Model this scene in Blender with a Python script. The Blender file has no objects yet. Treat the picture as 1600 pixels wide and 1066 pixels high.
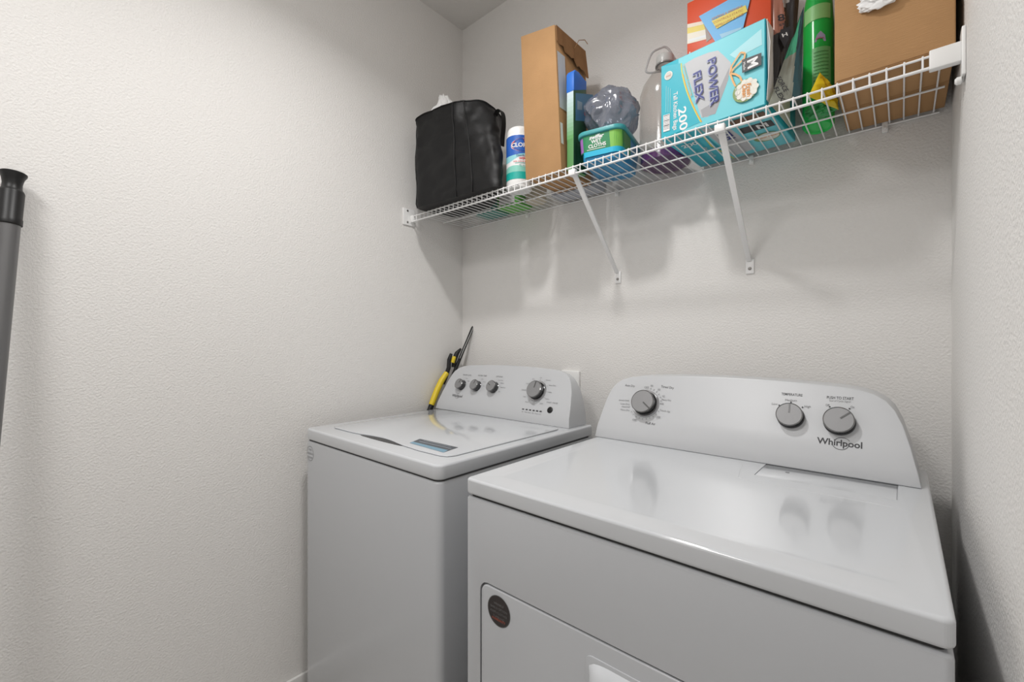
import bpy, bmesh, math, random
from mathutils import Vector, Matrix, noise
random.seed(4)
PI = math.pi
S = bpy.context.scene
COL = S.collection

# ---------------------------------------------------------------- camera, world, light, exposure
F_PX, YAW, CAM, PCY = 693.37, 0.7209, Vector((1.6324, -1.4865, 1.2127)), 534.25
cd = bpy.data.cameras.new('camera'); cam = bpy.data.objects.new('camera', cd); COL.objects.link(cam)
cam.location = CAM; cam.rotation_euler = (PI/2, 0, YAW)
cd.sensor_fit = 'HORIZONTAL'; cd.sensor_width = 36; cd.lens = F_PX/1600*36
cd.shift_y = (PCY-533)/1600; cd.clip_start = .01
S.camera = cam
w = bpy.data.worlds.new('world'); S.world = w; w.use_nodes = True
w.node_tree.nodes['Background'].inputs[0].default_value = (.9, .93, 1, 1)
w.node_tree.nodes['Background'].inputs[1].default_value = .3
S.view_settings.view_transform = 'Standard'; S.view_settings.look = 'None'
S.view_settings.exposure = -0.06; S.view_settings.gamma = 1
LX, LY = .86, -.985
def area(name, loc, size, power, color, spread=180):
    l = bpy.data.lights.new(name, 'AREA'); l.shape = 'DISK'; l.size = size; l.energy = power; l.color = color
    o = bpy.data.objects.new(name, l); COL.objects.link(o); o.location = loc; l.spread = math.radians(spread)
    return o
area('ceiling_lamp', (LX, LY, 2.655), .13, 10.5, (1, .985, .97), 145)
area('fill_lamp', (LX, -2.15, 2.655), .55, 15, (1, .985, .975))  # added fill source behind the camera, lifts the shaded walls

_c, _s = math.cos(YAW), math.sin(YAW)
def ray(px, py):
    a = (px-800)/F_PX; b = -(py-PCY)/F_PX
    return Vector((-_s+a*_c, _c+a*_s, b))
def at(px, py, p0, n):            # the place on a real plane (through p0, normal n) seen at that spot of the photo
    d = ray(px, py); n = Vector(n)
    return CAM + d*((Vector(p0)-CAM).dot(n)/d.dot(n))
def atY(px, py, Y): return at(px, py, (0, Y, 0), (0, 1, 0))
def atX(px, py, X): return at(px, py, (X, 0, 0), (1, 0, 0))
def atZ(px, py, Z): return at(px, py, (0, 0, Z), (0, 0, 1))

# ---------------------------------------------------------------- materials
MATS = {}
def mat(name, col, rough=.5, metal=0, coat=0, bump=None, var=0, varscale=8, spec=.5, emit=None):
    if name in MATS: return MATS[name]
    m = bpy.data.materials.new(name); m.use_nodes = True; nt = m.node_tree; b = nt.nodes['Principled BSDF']
    b.inputs['Base Color'].default_value = (*col, 1); b.inputs['Roughness'].default_value = rough
    b.inputs['Metallic'].default_value = metal; b.inputs['Coat Weight'].default_value = coat
    b.inputs['Coat Roughness'].default_value = .06
    b.inputs['Specular IOR Level'].default_value = spec
    tc = nt.nodes.new('ShaderNodeTexCoord')
    if var:
        n = nt.nodes.new('ShaderNodeTexNoise'); n.inputs['Scale'].default_value = varscale; n.inputs['Detail'].default_value = 4
        nt.links.new(tc.outputs['Object'], n.inputs['Vector'])
        r = nt.nodes.new('ShaderNodeValToRGB')
        r.color_ramp.elements[0].position = .3; r.color_ramp.elements[1].position = .7
        r.color_ramp.elements[0].color = (*[max(0, c*(1-var)) for c in col], 1); r.color_ramp.elements[1].color = (*[min(1, c*(1+var)) for c in col], 1)
        nt.links.new(n.outputs['Fac'], r.inputs['Fac']); nt.links.new(r.outputs['Color'], b.inputs['Base Color'])
    if bump:
        sc, dist = bump[0], bump[1]
        n = nt.nodes.new('ShaderNodeTexNoise'); n.inputs['Scale'].default_value = sc; n.inputs['Detail'].default_value = 3
        mp = nt.nodes.new('ShaderNodeMapping')
        if len(bump) > 2: mp.inputs['Scale'].default_value = bump[2]
        nt.links.new(tc.outputs['Object'], mp.inputs['Vector']); nt.links.new(mp.outputs['Vector'], n.inputs['Vector'])
        bp = nt.nodes.new('ShaderNodeBump'); bp.inputs['Distance'].default_value = dist; bp.inputs['Strength'].default_value = 1
        nt.links.new(n.outputs['Fac'], bp.inputs['Height']); nt.links.new(bp.outputs['Normal'], b.inputs['Normal'])
    if emit:
        b.inputs['Emission Color'].default_value = (*emit[0], 1); b.inputs['Emission Strength'].default_value = emit[1]
    MATS[name] = m; return m
def film(name, tint, gloss=.12, rough=.08, body=None, bodyfac=0, pwr=3):
    """thin clear plastic: passes light with a tint, reflects a little, may have a milky body"""
    m = bpy.data.materials.new(name); m.use_nodes = True; nt = m.node_tree; nt.nodes.clear()
    o = nt.nodes.new('ShaderNodeOutputMaterial'); t = nt.nodes.new('ShaderNodeBsdfTransparent'); t.inputs[0].default_value = (*tint, 1)
    g = nt.nodes.new('ShaderNodeBsdfGlossy'); g.inputs['Roughness'].default_value = rough
    lw = nt.nodes.new('ShaderNodeLayerWeight'); lw.inputs[0].default_value = .35
    mth = nt.nodes.new('ShaderNodeMath'); mth.operation = 'MULTIPLY_ADD'; mth.inputs[1].default_value = .55; mth.inputs[2].default_value = gloss*.4
    pw = nt.nodes.new('ShaderNodeMath'); pw.operation = 'POWER'; pw.inputs[1].default_value = pwr
    nt.links.new(lw.outputs['Facing'], pw.inputs[0]); nt.links.new(pw.outputs[0], mth.inputs[0])
    base = t.outputs[0]
    if body:
        d = nt.nodes.new('ShaderNodeBsdfDiffuse'); d.inputs[0].default_value = (*body, 1)
        mx0 = nt.nodes.new('ShaderNodeMixShader'); mx0.inputs[0].default_value = bodyfac
        nt.links.new(base, mx0.inputs[1]); nt.links.new(d.outputs[0], mx0.inputs[2]); base = mx0.outputs[0]
    mx = nt.nodes.new('ShaderNodeMixShader'); nt.links.new(mth.outputs[0], mx.inputs[0])
    nt.links.new(base, mx.inputs[1]); nt.links.new(g.outputs[0], mx.inputs[2]); nt.links.new(mx.outputs[0], o.inputs[0])
    MATS[name] = m; return m
WALL = mat('wall_paint', (.80, .785, .765), .75, bump=(180, .0019), spec=.25)
CEIL = mat('ceiling_paint', (.78, .765, .745), .85, bump=(90, .002), spec=.2)
TRIM = mat('trim_paint', (.80, .79, .77), .35)
FLOOR = mat('vinyl_floor', (.48, .46, .43), .45, var=.12, varscale=4)
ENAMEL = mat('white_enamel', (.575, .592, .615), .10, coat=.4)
BODY_SHADED = mat('enamel_body_shaded', (.485, .498, .520), .2, coat=.3)  # same white as the tops, with the shade of the fronts put into its colour
PANEL = mat('console_plastic', (.555, .566, .582), .32)
GAP = mat('dark_gap', (.05, .05, .05), .8)
KNOBS = mat('knob_side', (.07, .07, .072), .18, metal=.6)
KNOBF = mat('knob_face', (.27, .27, .275), .45, metal=.25)
KNOBR = mat('knob_rim', (.22, .22, .22), .15, metal=.9)
DIAL = mat('dial_ring', (.45, .45, .46), .25, metal=.6)
INK = mat('dark_ink', (.045, .045, .05), .5)
INKG = mat('grey_ink', (.22, .22, .23), .5)
WIRE = mat('white_vinyl_wire', (.90, .90, .90), .3)
PLAST = mat('white_plastic', (.88, .88, .87), .35)
SCREW = mat('screw_metal', (.30, .29, .28), .35, metal=.9)
CARD = mat('cardboard', (.46, .268, .128), .85, bump=(60, .0006, (1, 1, 12)), var=.07, varscale=9, spec=.15)
CARDD = mat('cardboard_edge', (.30, .16, .075), .9, bump=(300, .001), spec=.1)
BLACKF = mat('black_fabric', (.005, .005, .0055), .48, bump=(700, .0004), spec=.32)
BLACKP = mat('black_plastic', (.010, .010, .0105), .42, spec=.35)
GREYP = mat('grey_tube', (.165, .165, .168), .32, metal=.4)
YEL = mat('yellow_plastic', (.80, .60, .03), .4)
TISSUE = mat('white_tissue', (.90, .90, .90), .6)

# ---------------------------------------------------------------- object helpers
ORG = {}
def tag(o, label=None, cat=None, group=None, kind=None):
    if label: o['label'] = label
    if cat: o['category'] = cat
    if group: o['group'] = group
    if kind: o['kind'] = kind
    return o
def thing(name, loc, label, cat, group=None):
    o = bpy.data.objects.new(name, None); COL.objects.link(o); o.location = loc; o.empty_display_size = .05
    ORG[o.name] = Vector(loc); return tag(o, label, cat, group)
def mk(name, bm, mats, parent=None, origin=None, sharp=38, mods=None, smooth=True):
    """link a bmesh (world coordinates) as one object"""
    if not isinstance(mats, (list, tuple)): mats = [mats]
    me = bpy.data.meshes.new(name)
    if isinstance(bm, bmesh.types.BMesh):
        bm.normal_update(); bm.to_mesh(me); bm.free()
    else: me = bm; me.name = name
    mi_ = [p.material_index for p in me.polygons]
    me.materials.clear()
    for m in mats: me.materials.append(m)
    me.polygons.foreach_set('material_index', mi_)
    o = bpy.data.objects.new(name, me); COL.objects.link(o)
    if mods:
        for m in mods:
            md = o.modifiers.new(m[0], m[0])
            for k, v in m[1].items(): setattr(md, k, v)
        dg = bpy.context.evaluated_depsgraph_get(); dg.update()
        nm = bpy.data.meshes.new_from_object(o.evaluated_get(dg), preserve_all_data_layers=True, depsgraph=dg)
        o.modifiers.clear(); o.data = nm; nm.name = name; me = nm
    org = ORG[parent.name] if parent else (Vector(origin) if origin is not None else Vector((0, 0, 0)))
    if org.length: me.transform(Matrix.Translation(-org))
    if parent: o.parent = parent; ORG[o.name] = org
    else: o.location = org; ORG[o.name] = org
    if smooth:
        for p in me.polygons: p.use_smooth = True
        me.set_sharp_from_angle(angle=math.radians(sharp))
    return o
def BEV(wd, seg=3, ang=35): return ('BEVEL', dict(width=wd, segments=seg, limit_method='ANGLE', angle_limit=math.radians(ang)))
def SUB(n): return ('SUBSURF', dict(levels=n, render_levels=n))
def box(bm, x0, x1, y0, y1, z0, z1, mi=0):
    vs = [bm.verts.new(p) for p in [(x0,y0,z0),(x1,y0,z0),(x1,y1,z0),(x0,y1,z0),(x0,y0,z1),(x1,y0,z1),(x1,y1,z1),(x0,y1,z1)]]
    for f in [(0,3,2,1),(4,5,6,7),(0,1,5,4),(1,2,6,5),(2,3,7,6),(3,0,4,7)]:
        fc = bm.faces.new([vs[i] for i in f]); fc.material_index = mi
    return vs
def hexa(bm, P, mi=0):     # 4 bottom + 4 top corners, any positions
    vs = [bm.verts.new(p) for p in P]
    for f in [(0,3,2,1),(4,5,6,7),(0,1,5,4),(1,2,6,5),(2,3,7,6),(3,0,4,7)]:
        fc = bm.faces.new([vs[i] for i in f]); fc.material_index = mi
    return vs
def B(*a, mi=0):
    bm = bmesh.new(); box(bm, *a, mi=mi); return bm
def tube(bm, pts, r, n=8, mi=0, closed=False, cap=True):
    pts = [Vector(p) for p in pts]; rs = r if isinstance(r, (list, tuple)) else [r]*len(pts)
    rings = []; up = None
    for i, p in enumerate(pts):
        a = pts[i-1] if (i or closed) else p; b = pts[(i+1) % len(pts)] if (i < len(pts)-1 or closed) else p
        t = (b-a).normalized()
        if up is None: up = Vector((0, 0, 1)) if abs(t.z) < .9 else Vector((1, 0, 0))
        x = t.cross(up).normalized(); y = x.cross(t).normalized(); up = y
        rings.append([bm.verts.new(p+(x*math.cos(2*PI*k/n)+y*math.sin(2*PI*k/n))*rs[i]) for k in range(n)])
    m = len(rings)
    for i in range(m if closed else m-1):
        A, C = rings[i], rings[(i+1) % m]
        for k in range(n):
            f = bm.faces.new((A[k], A[(k+1) % n], C[(k+1) % n], C[k])); f.material_index = mi
    if cap and not closed:
        bm.faces.new(rings[0][::-1]).material_index = mi; bm.faces.new(rings[-1]).material_index = mi
def lathe(bm, M, prof, n=40, mis=None):
    """prof: (radius, height) along local +z of matrix M"""
    rings = []
    for r, z in prof:
        if r < 1e-6: rings.append([bm.verts.new(M @ Vector((0, 0, z)))])
        else: rings.append([bm.verts.new(M @ Vector((r*math.cos(2*PI*k/n), r*math.sin(2*PI*k/n), z))) for k in range(n)])
    for i in range(len(rings)-1):
        A, C = rings[i], rings[i+1]; mi = mis[i] if mis else 0
        for k in range(n):
            k2 = (k+1) % n
            if len(A) == 1 and len(C) == 1: continue
            if len(A) == 1: f = bm.faces.new((A[0], C[k], C[k2])[::1])
            elif len(C) == 1: f = bm.faces.new((A[k], A[k2], C[0]))
            else: f = bm.faces.new((A[k], A[k2], C[k2], C[k]))
            f.material_index = mi
def T(x, y, z): return Matrix.Translation((x, y, z))
def rrect(x0, x1, y0, y1, r, seg=6):
    if not isinstance(r, (list, tuple)): r = [r]*4
    out = []
    for (cx, cy, a0, rr) in ((x1-r[0], y1-r[0], 0, r[0]), (x0+r[1], y1-r[1], 90, r[1]), (x0+r[2], y0+r[2], 180, r[2]), (x1-r[3], y0+r[3], 270, r[3])):
        for i in range(seg+1):
            a = math.radians(a0+90*i/seg); out.append((cx+rr*math.cos(a), cy+rr*math.sin(a)))
    return out
def prism(bm, outline, f0, f1, mi=0):
    """outline of 2D points; f0/f1 map a point to the two ends"""
    a = [bm.verts.new(f0(*p)) for p in outline]; b = [bm.verts.new(f1(*p)) for p in outline]; n = len(a)
    bm.faces.new(a[::-1]).material_index = mi; bm.faces.new(b).material_index = mi
    for i in range(n): bm.faces.new((a[i], a[(i+1) % n], b[(i+1) % n], b[i])).material_index = mi
def fixn(bm): bmesh.ops.recalc_face_normals(bm, faces=bm.faces); return bm
def fbm(p, s, o=3):
    v = 0; a = 1
    for i in range(o):
        v += a*noise.noise(Vector(p)*s); s *= 2.1; a *= .5
    return v
def crumple(name, c, dims, mats, amp=.25, scale=14, seed=0, parent=None, floor=None, sub=5, sharp=25):
    bm = bmesh.new(); bmesh.ops.create_icosphere(bm, subdivisions=sub, radius=1)
    for v in bm.verts:
        q = v.co*.08+Vector((seed, seed*1.7, 0))
        d = 1+amp*(fbm(q, scale*.6, 2)) - amp*.9*abs(fbm(q+Vector((3, 1, 2)), scale, 2)) - .10*abs(noise.noise(q*scale*3+Vector((seed, 0, 5))))
        v.co = Vector((v.co.x*dims[0], v.co.y*dims[1], v.co.z*dims[2]))*d+Vector(c)
        if floor is not None and v.co.z < floor: v.co.z = floor+(.0005*random.random())
    return mk(name, bm, mats, parent, origin=c if parent is None else None, sharp=sharp)

# text + flat print on real faces -----------------------------------------
_txt = {}
def text_polys(s, bold=0, italic=0):
    key = (s, bold, italic)
    if key in _txt: return _txt[key]
    cu = bpy.data.curves.new('t', 'FONT'); cu.body = s; cu.size = 1; cu.offset = bold; cu.shear = italic; cu.resolution_u = 3
    o = bpy.data.objects.new('t', cu); COL.objects.link(o)
    dg = bpy.context.evaluated_depsgraph_get(); dg.update()
    me = bpy.data.meshes.new_from_object(o.evaluated_get(dg))
    V = [(v.co.x, v.co.y) for v in me.vertices]; Fs = [tuple(p.vertices) for p in me.polygons]
    bpy.data.objects.remove(o); bpy.data.curves.remove(cu); bpy.data.meshes.remove(me)
    _txt[key] = (V, Fs); return _txt[key]
class Canvas:
    """flat printing on a face: origin O, unit axes ux, uy; every layer a hair above the last"""
    def __init__(s, O, ux, uy, warp=None, lift=.0003):
        s.O = Vector(O); s.ux = Vector(ux).normalized(); s.uy = Vector(uy).normalized(); s.n = s.ux.cross(s.uy).normalized()
        s.warp = warp; s.bm = bmesh.new(); s.m = []; s.k = 0; s.lift = lift
    def P(s, u, v, w):
        if s.warp: return s.warp(u, v, w)
        return s.O+s.ux*u+s.uy*v+s.n*w
    def uv(s, px, py):
        p = at(px, py, s.O, s.n)-s.O; return (p.dot(s.ux), p.dot(s.uy))
    def mi(s, m):
        if m not in s.m: s.m.append(m)
        return s.m.index(m)
    def up(s): s.k += 1; return s.lift+s.k*.00012
    def poly(s, pts, m, px=False, h=None):
        if px: pts = [s.uv(*p) for p in pts]
        h = h or s.up()
        vs = [s.bm.verts.new(s.P(u, v, h)) for u, v in pts]
        f = s.bm.faces.new(vs); f.material_index = s.mi(m); f.normal_update()
        if not s.warp and f.normal.dot(s.n) < 0: f.normal_flip()
    def disc(s, u, v, r, m, n=32, ry=None, h=None): s.poly([(u+r*math.cos(2*PI*k/n), v+(ry or r)*math.sin(2*PI*k/n)) for k in range(n)], m, h=h)
    def ring(s, u, v, r, r2, m, a0=0, a1=360, n=40, ry=1):
        h = s.up()
        for k in range(n):
            A = math.radians(a0+(a1-a0)*k/n); C = math.radians(a0+(a1-a0)*(k+1)/n)
            s.poly([(u+r*math.cos(A), v+ry*r*math.sin(A)), (u+r2*math.cos(A), v+ry*r2*math.sin(A)), (u+r2*math.cos(C), v+ry*r2*math.sin(C)), (u+r*math.cos(C), v+ry*r*math.sin(C))], m, h=h)
    def line(s, pts, wd, m, px=False):
        if px: pts = [s.uv(*p) for p in pts]
        h = s.up()
        for a, b in zip(pts, pts[1:]):
            dx, dy = b[0]-a[0], b[1]-a[1]; L = math.hypot(dx, dy) or 1; nx, ny = -dy/L*wd/2, dx/L*wd/2
            s.poly([(a[0]+nx, a[1]+ny), (a[0]-nx, a[1]-ny), (b[0]-nx, b[1]-ny), (b[0]+nx, b[1]+ny)], m, h=h)
    def band(s, u0, u1, lo, hi, m, n=24):
        h = s.up()
        lo_ = lo if callable(lo) else (lambda u: lo); hi_ = hi if callable(hi) else (lambda u: hi)
        for k in range(n):
            a = u0+(u1-u0)*k/n; b = u0+(u1-u0)*(k+1)/n
            s.poly([(a, lo_(a)), (b, lo_(b)), (b, hi_(b)), (a, hi_(a))], m, h=h)
    def text(s, st, u, v, size, m, rot=0, align='C', bold=0, italic=0, sx=1):
        V, Fs = text_polys(st, bold, italic)
        if not V: return
        x0 = min(p[0] for p in V); x1 = max(p[0] for p in V)
        off = {'L': x0, 'C': (x0+x1)/2, 'R': x1}[align]; c, sn = math.cos(math.radians(rot)), math.sin(math.radians(rot)); h = s.up()
        vs = []
        for x, y in V:
            X = (x-off)*size*sx; Y = (y-.35)*size
            vs.append(s.bm.verts.new(s.P(u+X*c-Y*sn, v+X*sn+Y*c, h)))
        i = s.mi(m)
        for f in Fs:
            try:
                fc = s.bm.faces.new([vs[k] for k in f]); fc.material_index = i; fc.normal_update()
                if not s.warp and fc.normal.dot(s.n) < 0: fc.normal_flip()
            except ValueError: pass
    def textpx(s, st, p0, p1, size, m, **kw):    # text centred between two spots of the face, stretched to span them
        a, b = s.uv(*p0), s.uv(*p1); V, Fs = text_polys(st, kw.get('bold', 0), kw.get('italic', 0))
        L = math.hypot(b[0]-a[0], b[1]-a[1]); wd = max(p[0] for p in V)-min(p[0] for p in V)
        s.text(st, (a[0]+b[0])/2, (a[1]+b[1])/2, size, m, rot=math.degrees(math.atan2(b[1]-a[1], b[0]-a[0])), sx=L/(wd*size), **kw)
    def done(s, name, parent, label=None):
        o = mk(name, s.bm, s.m, parent, smooth=False)
        if label: o['label'] = label
        return o
def ink(name, c, rough=.45): return mat(name, c, rough)

# ---------------------------------------------------------------- the room
RW, H, FZ, YF = 1.7215, 2.7515, -.09, -3.4
def struct(name, bm, m, mods=None): return tag(mk(name, bm, m, mods=mods), kind='structure')
struct('floor', B(-.1, RW+.1, YF-.1, .1, FZ-.1, FZ), FLOOR)
struct('ceiling', B(-.1, RW+.1, YF-.1, .1, H, H+.1), CEIL)
struct('wall_left', B(-.1, 0, YF-.1, .1, FZ, H), WALL)
struct('wall_right', B(RW, RW+.1, YF-.1, .1, FZ, H), WALL)
struct('wall_back', B(0, RW, 0, .1, FZ, H), WALL)
struct('wall_front', B(0, RW, YF-.1, YF, FZ, H), WALL)
def skirting(name, bm): return struct(name, bm, TRIM, mods=[BEV(.004, 2)])
skirting('baseboard_left', B(.0005, .014, YF+.015, -.0005, FZ, FZ+.106))
skirting('baseboard_back', B(.015, RW-.015, -.014, -.0005, FZ, FZ+.106))
skirting('baseboard_right', B(RW-.0145, RW-.0005, YF+.015, -.015, FZ, FZ+.106))

for i, (lx, ly) in enumerate(((LX, LY), (LX, -2.15))):  # the second fixture is added, it only goes with the fill source
    t = thing('ceiling_light', (lx, ly, H), ['round white ceiling light above the washer and dryer', 'added round white fill light behind the camera, far from the shelf'][i], 'ceiling light')
    bm = bmesh.new(); lathe(bm, T(lx, ly, H), [(0, -.001), (.125, -.001), (.125, -.010), (.12, -.012), (0, -.012)], 48); mk('base', bm, PLAST, t)
    bm = bmesh.new(); lathe(bm, T(lx, ly, H), [(.110, -.0125), (.109, -.04), (.098, -.062), (.075, -.075), (.04, -.082), (0, -.084)], 48)
    mk('diffuser', bm, mat('lamp_diffuser', (.9, .9, .88), .5, emit=((1, .975, .95), 10)), t)

# ---------------------------------------------------------------- appliance builders
def console(name, rows, yf, yb, parent, crown, zb):
    """rows: (z, xl, xr); front face yf(z), rear yb(z)"""
    bm = bmesh.new(); N = 24; grid = []
    top = rows[-1][0]
    for z, xl, xr in rows:
        row = []
        for k in range(N+1):
            s_ = k/N; x = xl+(xr-xl)*s_; zz = z+crown*(1-(2*s_-1)**2)*((z-zb)/(top-zb))**3
            row.append(bm.verts.new((x, yf(zz), zz)))
        grid.append(row)
    for a, b in zip(grid, grid[1:]):
        for k in range(N): bm.faces.new((a[k], a[k+1], b[k+1], b[k]))
    edge = [r[0] for r in grid]+grid[-1][1:-1]+[r[-1] for r in grid[::-1]]+grid[0][1:-1][::-1]
    M = 5; prev = edge
    for j in range(1, M+1):
        t_ = j/M; ring = []
        for v in edge:
            x, y, z = v.co; xx = x; Yb = yb(z)
            ring.append(bm.verts.new((xx, y+(Yb-y)*t_, z)))
        for k in range(len(edge)):
            k2 = (k+1) % len(edge); bm.faces.new((prev[k], prev[k2], ring[k2], ring[k]))
        prev = ring
    # rear cap as strips between mirrored ring vertices
    bm.faces.new(prev)
    fixn(bm)
    return mk(name, bm, PANEL, parent, mods=[BEV(.007, 4, 45)], sharp=50)
def knob(parent, C, n, r, hgt, angle, skirt=None, name='knob'):
    """round control knob standing on the console at C, axis n, pointer at angle (deg, 0 = up)"""
    n = Vector(n).normalized(); ux = Vector((1, 0, 0)); uy = n.cross(ux).normalized()
    M = Matrix(((ux.x, uy.x, n.x, C[0]), (ux.y, uy.y, n.y, C[1]), (ux.z, uy.z, n.z, C[2]), (0, 0, 0, 1)))
    bm = bmesh.new()
    prof = [(r*1.03, 0), (r*1.03, .002), (r*.97, .003), (r*.98, hgt*.8), (r, hgt-.003), (r*.985, hgt-.0008), (r*.93, hgt), (r*.91, hgt-.0005), (0, hgt-.0004)]
    lathe(bm, M, prof, 48, [0, 0, 0, 0, 2, 2, 1, 1])
    k = mk(name, bm, [KNOBS, KNOBF, KNOBR], parent, sharp=30)
    if skirt:
        bm = bmesh.new(); lathe(bm, M, [(r*1.03, .0004), (skirt, .0004), (skirt, .003), (skirt*.97, .0045), (r*1.05, .004)], 48)
        mk('dial_ring', bm, DIAL, k)
    a = math.radians(-angle); d = Vector((math.sin(-a), math.cos(-a), 0)); q = Vector((d.y, -d.x, 0)); wd = r*.055
    bm = bmesh.new()
    P = [M @ (d*t_+q*s_+Vector((0, 0, z_))) for z_ in (hgt-.0004, hgt+.0006) for t_, s_ in ((r*.15, -wd), (r*.15, wd), (r*.9, wd), (r*.9, -wd))]
    hexa(bm, P); fixn(bm); mk('pointer_line', bm, [mat('pointer_grey', (.10, .10, .10), .3)], k)
    return k
def spiral_logo(cv, u, v, w, m):
    cv.text('Whirlpool', u, v, w*.235, m, bold=.022, sx=w/(w*.235*4.35))
    cv.ring(u+.03*w, v-.02*w, w*.17, w*.185, m, 200, 350, 24, ry=.9)
    cv.ring(u+.07*w, v+.03*w, w*.15, w*.165, m, 20, 160, 24, ry=.7)

# ================================================================ washer
wx0, wx1, wyf, wyb, wz = .078, .799, -.805, -.10, .915
W = thing('washing_machine', ((wx0+wx1)/2, (wyf+wyb)/2, FZ), 'white top-loading washing machine in the corner, left of the dryer', 'washing machine')
bm = bmesh.new(); o_ = rrect(wx0+.001, wx1-.001, wyf+.001, wyb, [.01, .01, .022, .022], 8)
prism(bm, o_, lambda x, y: (x, y, FZ+.02), lambda x, y: (x, y, wz-.0425)); fixn(bm)
mk('body', bm, BODY_SHADED, W, mods=[BEV(.005, 3, 50)])
bm = bmesh.new(); prism(bm, rrect(wx0+.006, wx1-.006, wyf+.006, wyb-.004, .02), lambda x, y: (x, y, wz-.043), lambda x, y: (x, y, wz-.035)); fixn(bm)
mk('seal_strip', bm, GAP, W)
bm = bmesh.new(); prism(bm, rrect(wx0, wx1, wyf, wyb, [.008, .008, .024, .024], 8), lambda x, y: (x, y, wz-.0385), lambda x, y: (x, y, wz)); fixn(bm)
top = mk('top_cover', bm, ENAMEL, W, mods=[BEV(.007, 4, 50)])
for sx in (wx0+.05, wx1-.05):
    for sy in (wyf+.05, wyb-.05):
        bm = bmesh.new(); lathe(bm, T(sx, sy, FZ), [(0, 0), (.02, 0), (.02, .012), (.008, .014), (.008, .022), (0, .022)], 20); mk('foot', bm, BLACKP, W)
# lid with a swooping front edge
lx0, lx1, ly0, ly1 = .145, .762, -.748, -.245
def lid_edge():
    pts = [(lx1-.02, ly1), (lx0+.02, ly1), (lx0+.006, ly1-.006), (lx0, ly1-.02)]
    pts += [(lx0, ly0+.03), (lx0+.007, ly0+.012), (lx0+.025, ly0+.004)]
    for i in range(17):
        t_ = i/16; x = .27+(.60-.27)*t_; pts.append((x, ly0+.004+.020*math.sin(PI*t_)**2))
    pts += [(.64, ly0), (lx1-.03, ly0+.002), (lx1-.01, ly0+.01), (lx1, ly0+.03), (lx1, ly1-.02), (lx1-.006, ly1-.006)]
    return pts
bm = bmesh.new(); prism(bm, lid_edge(), lambda x, y: (x, y, wz+.0003), lambda x, y: (x, y, wz+.0045)); fixn(bm)
lid = mk('lid', bm, ENAMEL, W, mods=[BEV(.0022, 3, 60)])
bm = bmesh.new(); pts = []
for i in range(17):
    t_ = i/16; pts.append((.335+.225*t_, ly0+.006+.016*math.sin(PI*t_)))
for i in range(17):
    t_ = 1-i/16; pts.append((.335+.225*t_, ly0+.004-.004*math.sin(PI*t_)))
prism(bm, pts[:17]+pts[18:-1], lambda x, y: (x, y, wz+.0002), lambda x, y: (x, y, wz+.0012)); fixn(bm)
mk('finger_slot', bm, mat('slot_shadow_grey', (.06, .06, .06), .6), W)
cv = Canvas((0, 0, wz+.0045), (1, 0, 0), (0, 1, 0))
cv.poly([(640, 692.5), (656, 686), (716, 699.5), (693, 707.5)], ink('label_slate', (.085, .095, .11)), px=True)
cv.poly([(640, 692.5), (645, 690.5), (700, 704), (693, 707.5)], ink('label_blue', (.19, .33, .43)), px=True)
cv.line([(655, 690), (705, 701.5)], .0025, ink('label_pale', (.4, .45, .5)), px=True); cv.line([(662, 688.7), (704, 698.5)], .002, ink('label_pale', (.4, .45, .5)), px=True)
cv.done('care_label', lid, 'slate and blue care label')
cv = Canvas((0, wyf+.001, 0), (1, 0, 0), (0, 0, 1))
cv.ring(.117, .832, .0235, .0252, INKG); 
for k, s_ in enumerate(('HIGH', 'EFFICIENCY', 'WASHER')): cv.text(s_, .117, .845-.013*k, .0085, INKG)
cv.done('round_badge', W)
# console
rows = [(.9155, .060, .775), (.93, .064, .7735), (.945, .068, .772), (.99, .078, .765), (1.035, .090, .755), (1.065, .102, .743), (1.083, .116, .731), (1.096, .137, .713), (1.104, .165, .69), (1.108, .195, .665)]
wyF = lambda z: -.216+(max(0, z-.915)*.18 if z < .945 else .0054+(z-.945)*.46)
console('console', rows, wyF, lambda z: -.102+.0 - .03*max(0, (z-.915)/.2)**3, W, .008, .9155)
wO = Vector((0, wyF(1.0), 1.0)); wuy = Vector((0, .46, 1)).normalized(); wn = Vector((1, 0, 0)).cross(wuy)
cvw = Canvas(wO, (1, 0, 0), wuy)
KN = []
for i, (px, py, r, hh, ang, sk) in enumerate([(716, 599, .0225, .024, 25, None), (739.5, 600.5, .0225, .024, 12, None), (766, 602.5, .0235, .024, -60, None), (833.5, 607.5, .033, .026, 5, .041)]):
    P = at(px, py, wO+wn*hh, wn)-wn*hh; KN.append(P); knob(W, P, wn, r, hh, ang, sk)
def uvp(cv, P): d = P-cv.O; return d.dot(cv.ux), d.dot(cv.uy)
labs = [('WATER LEVEL', ['Low', 'High']), ('WATER TEMP', ['Cold', 'Warm', 'Hot']), ('OPTIONS', ['Extra Rinse', 'Softener', 'Deep Rinse', 'Off'])]
for (hd, opts), P in zip(labs, KN):
    cvw = Canvas(wO, (1, 0, 0), wuy); u, v = uvp(cvw, P); cvw.text(hd, u+.012, v+.048, .0088, INKG, bold=.015)
    for j, o_ in enumerate(opts):
        a = math.radians(70-32*j); cvw.text(o_, u+math.cos(a)*.035, v+math.sin(a)*.035, .0060, INKG, align='L' if math.cos(a) > .3 else 'C')
    cvw.done('knob_lettering', W)
cvw = Canvas(wO, (1, 0, 0), wuy); u, v = uvp(cvw, KN[3])
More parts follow.
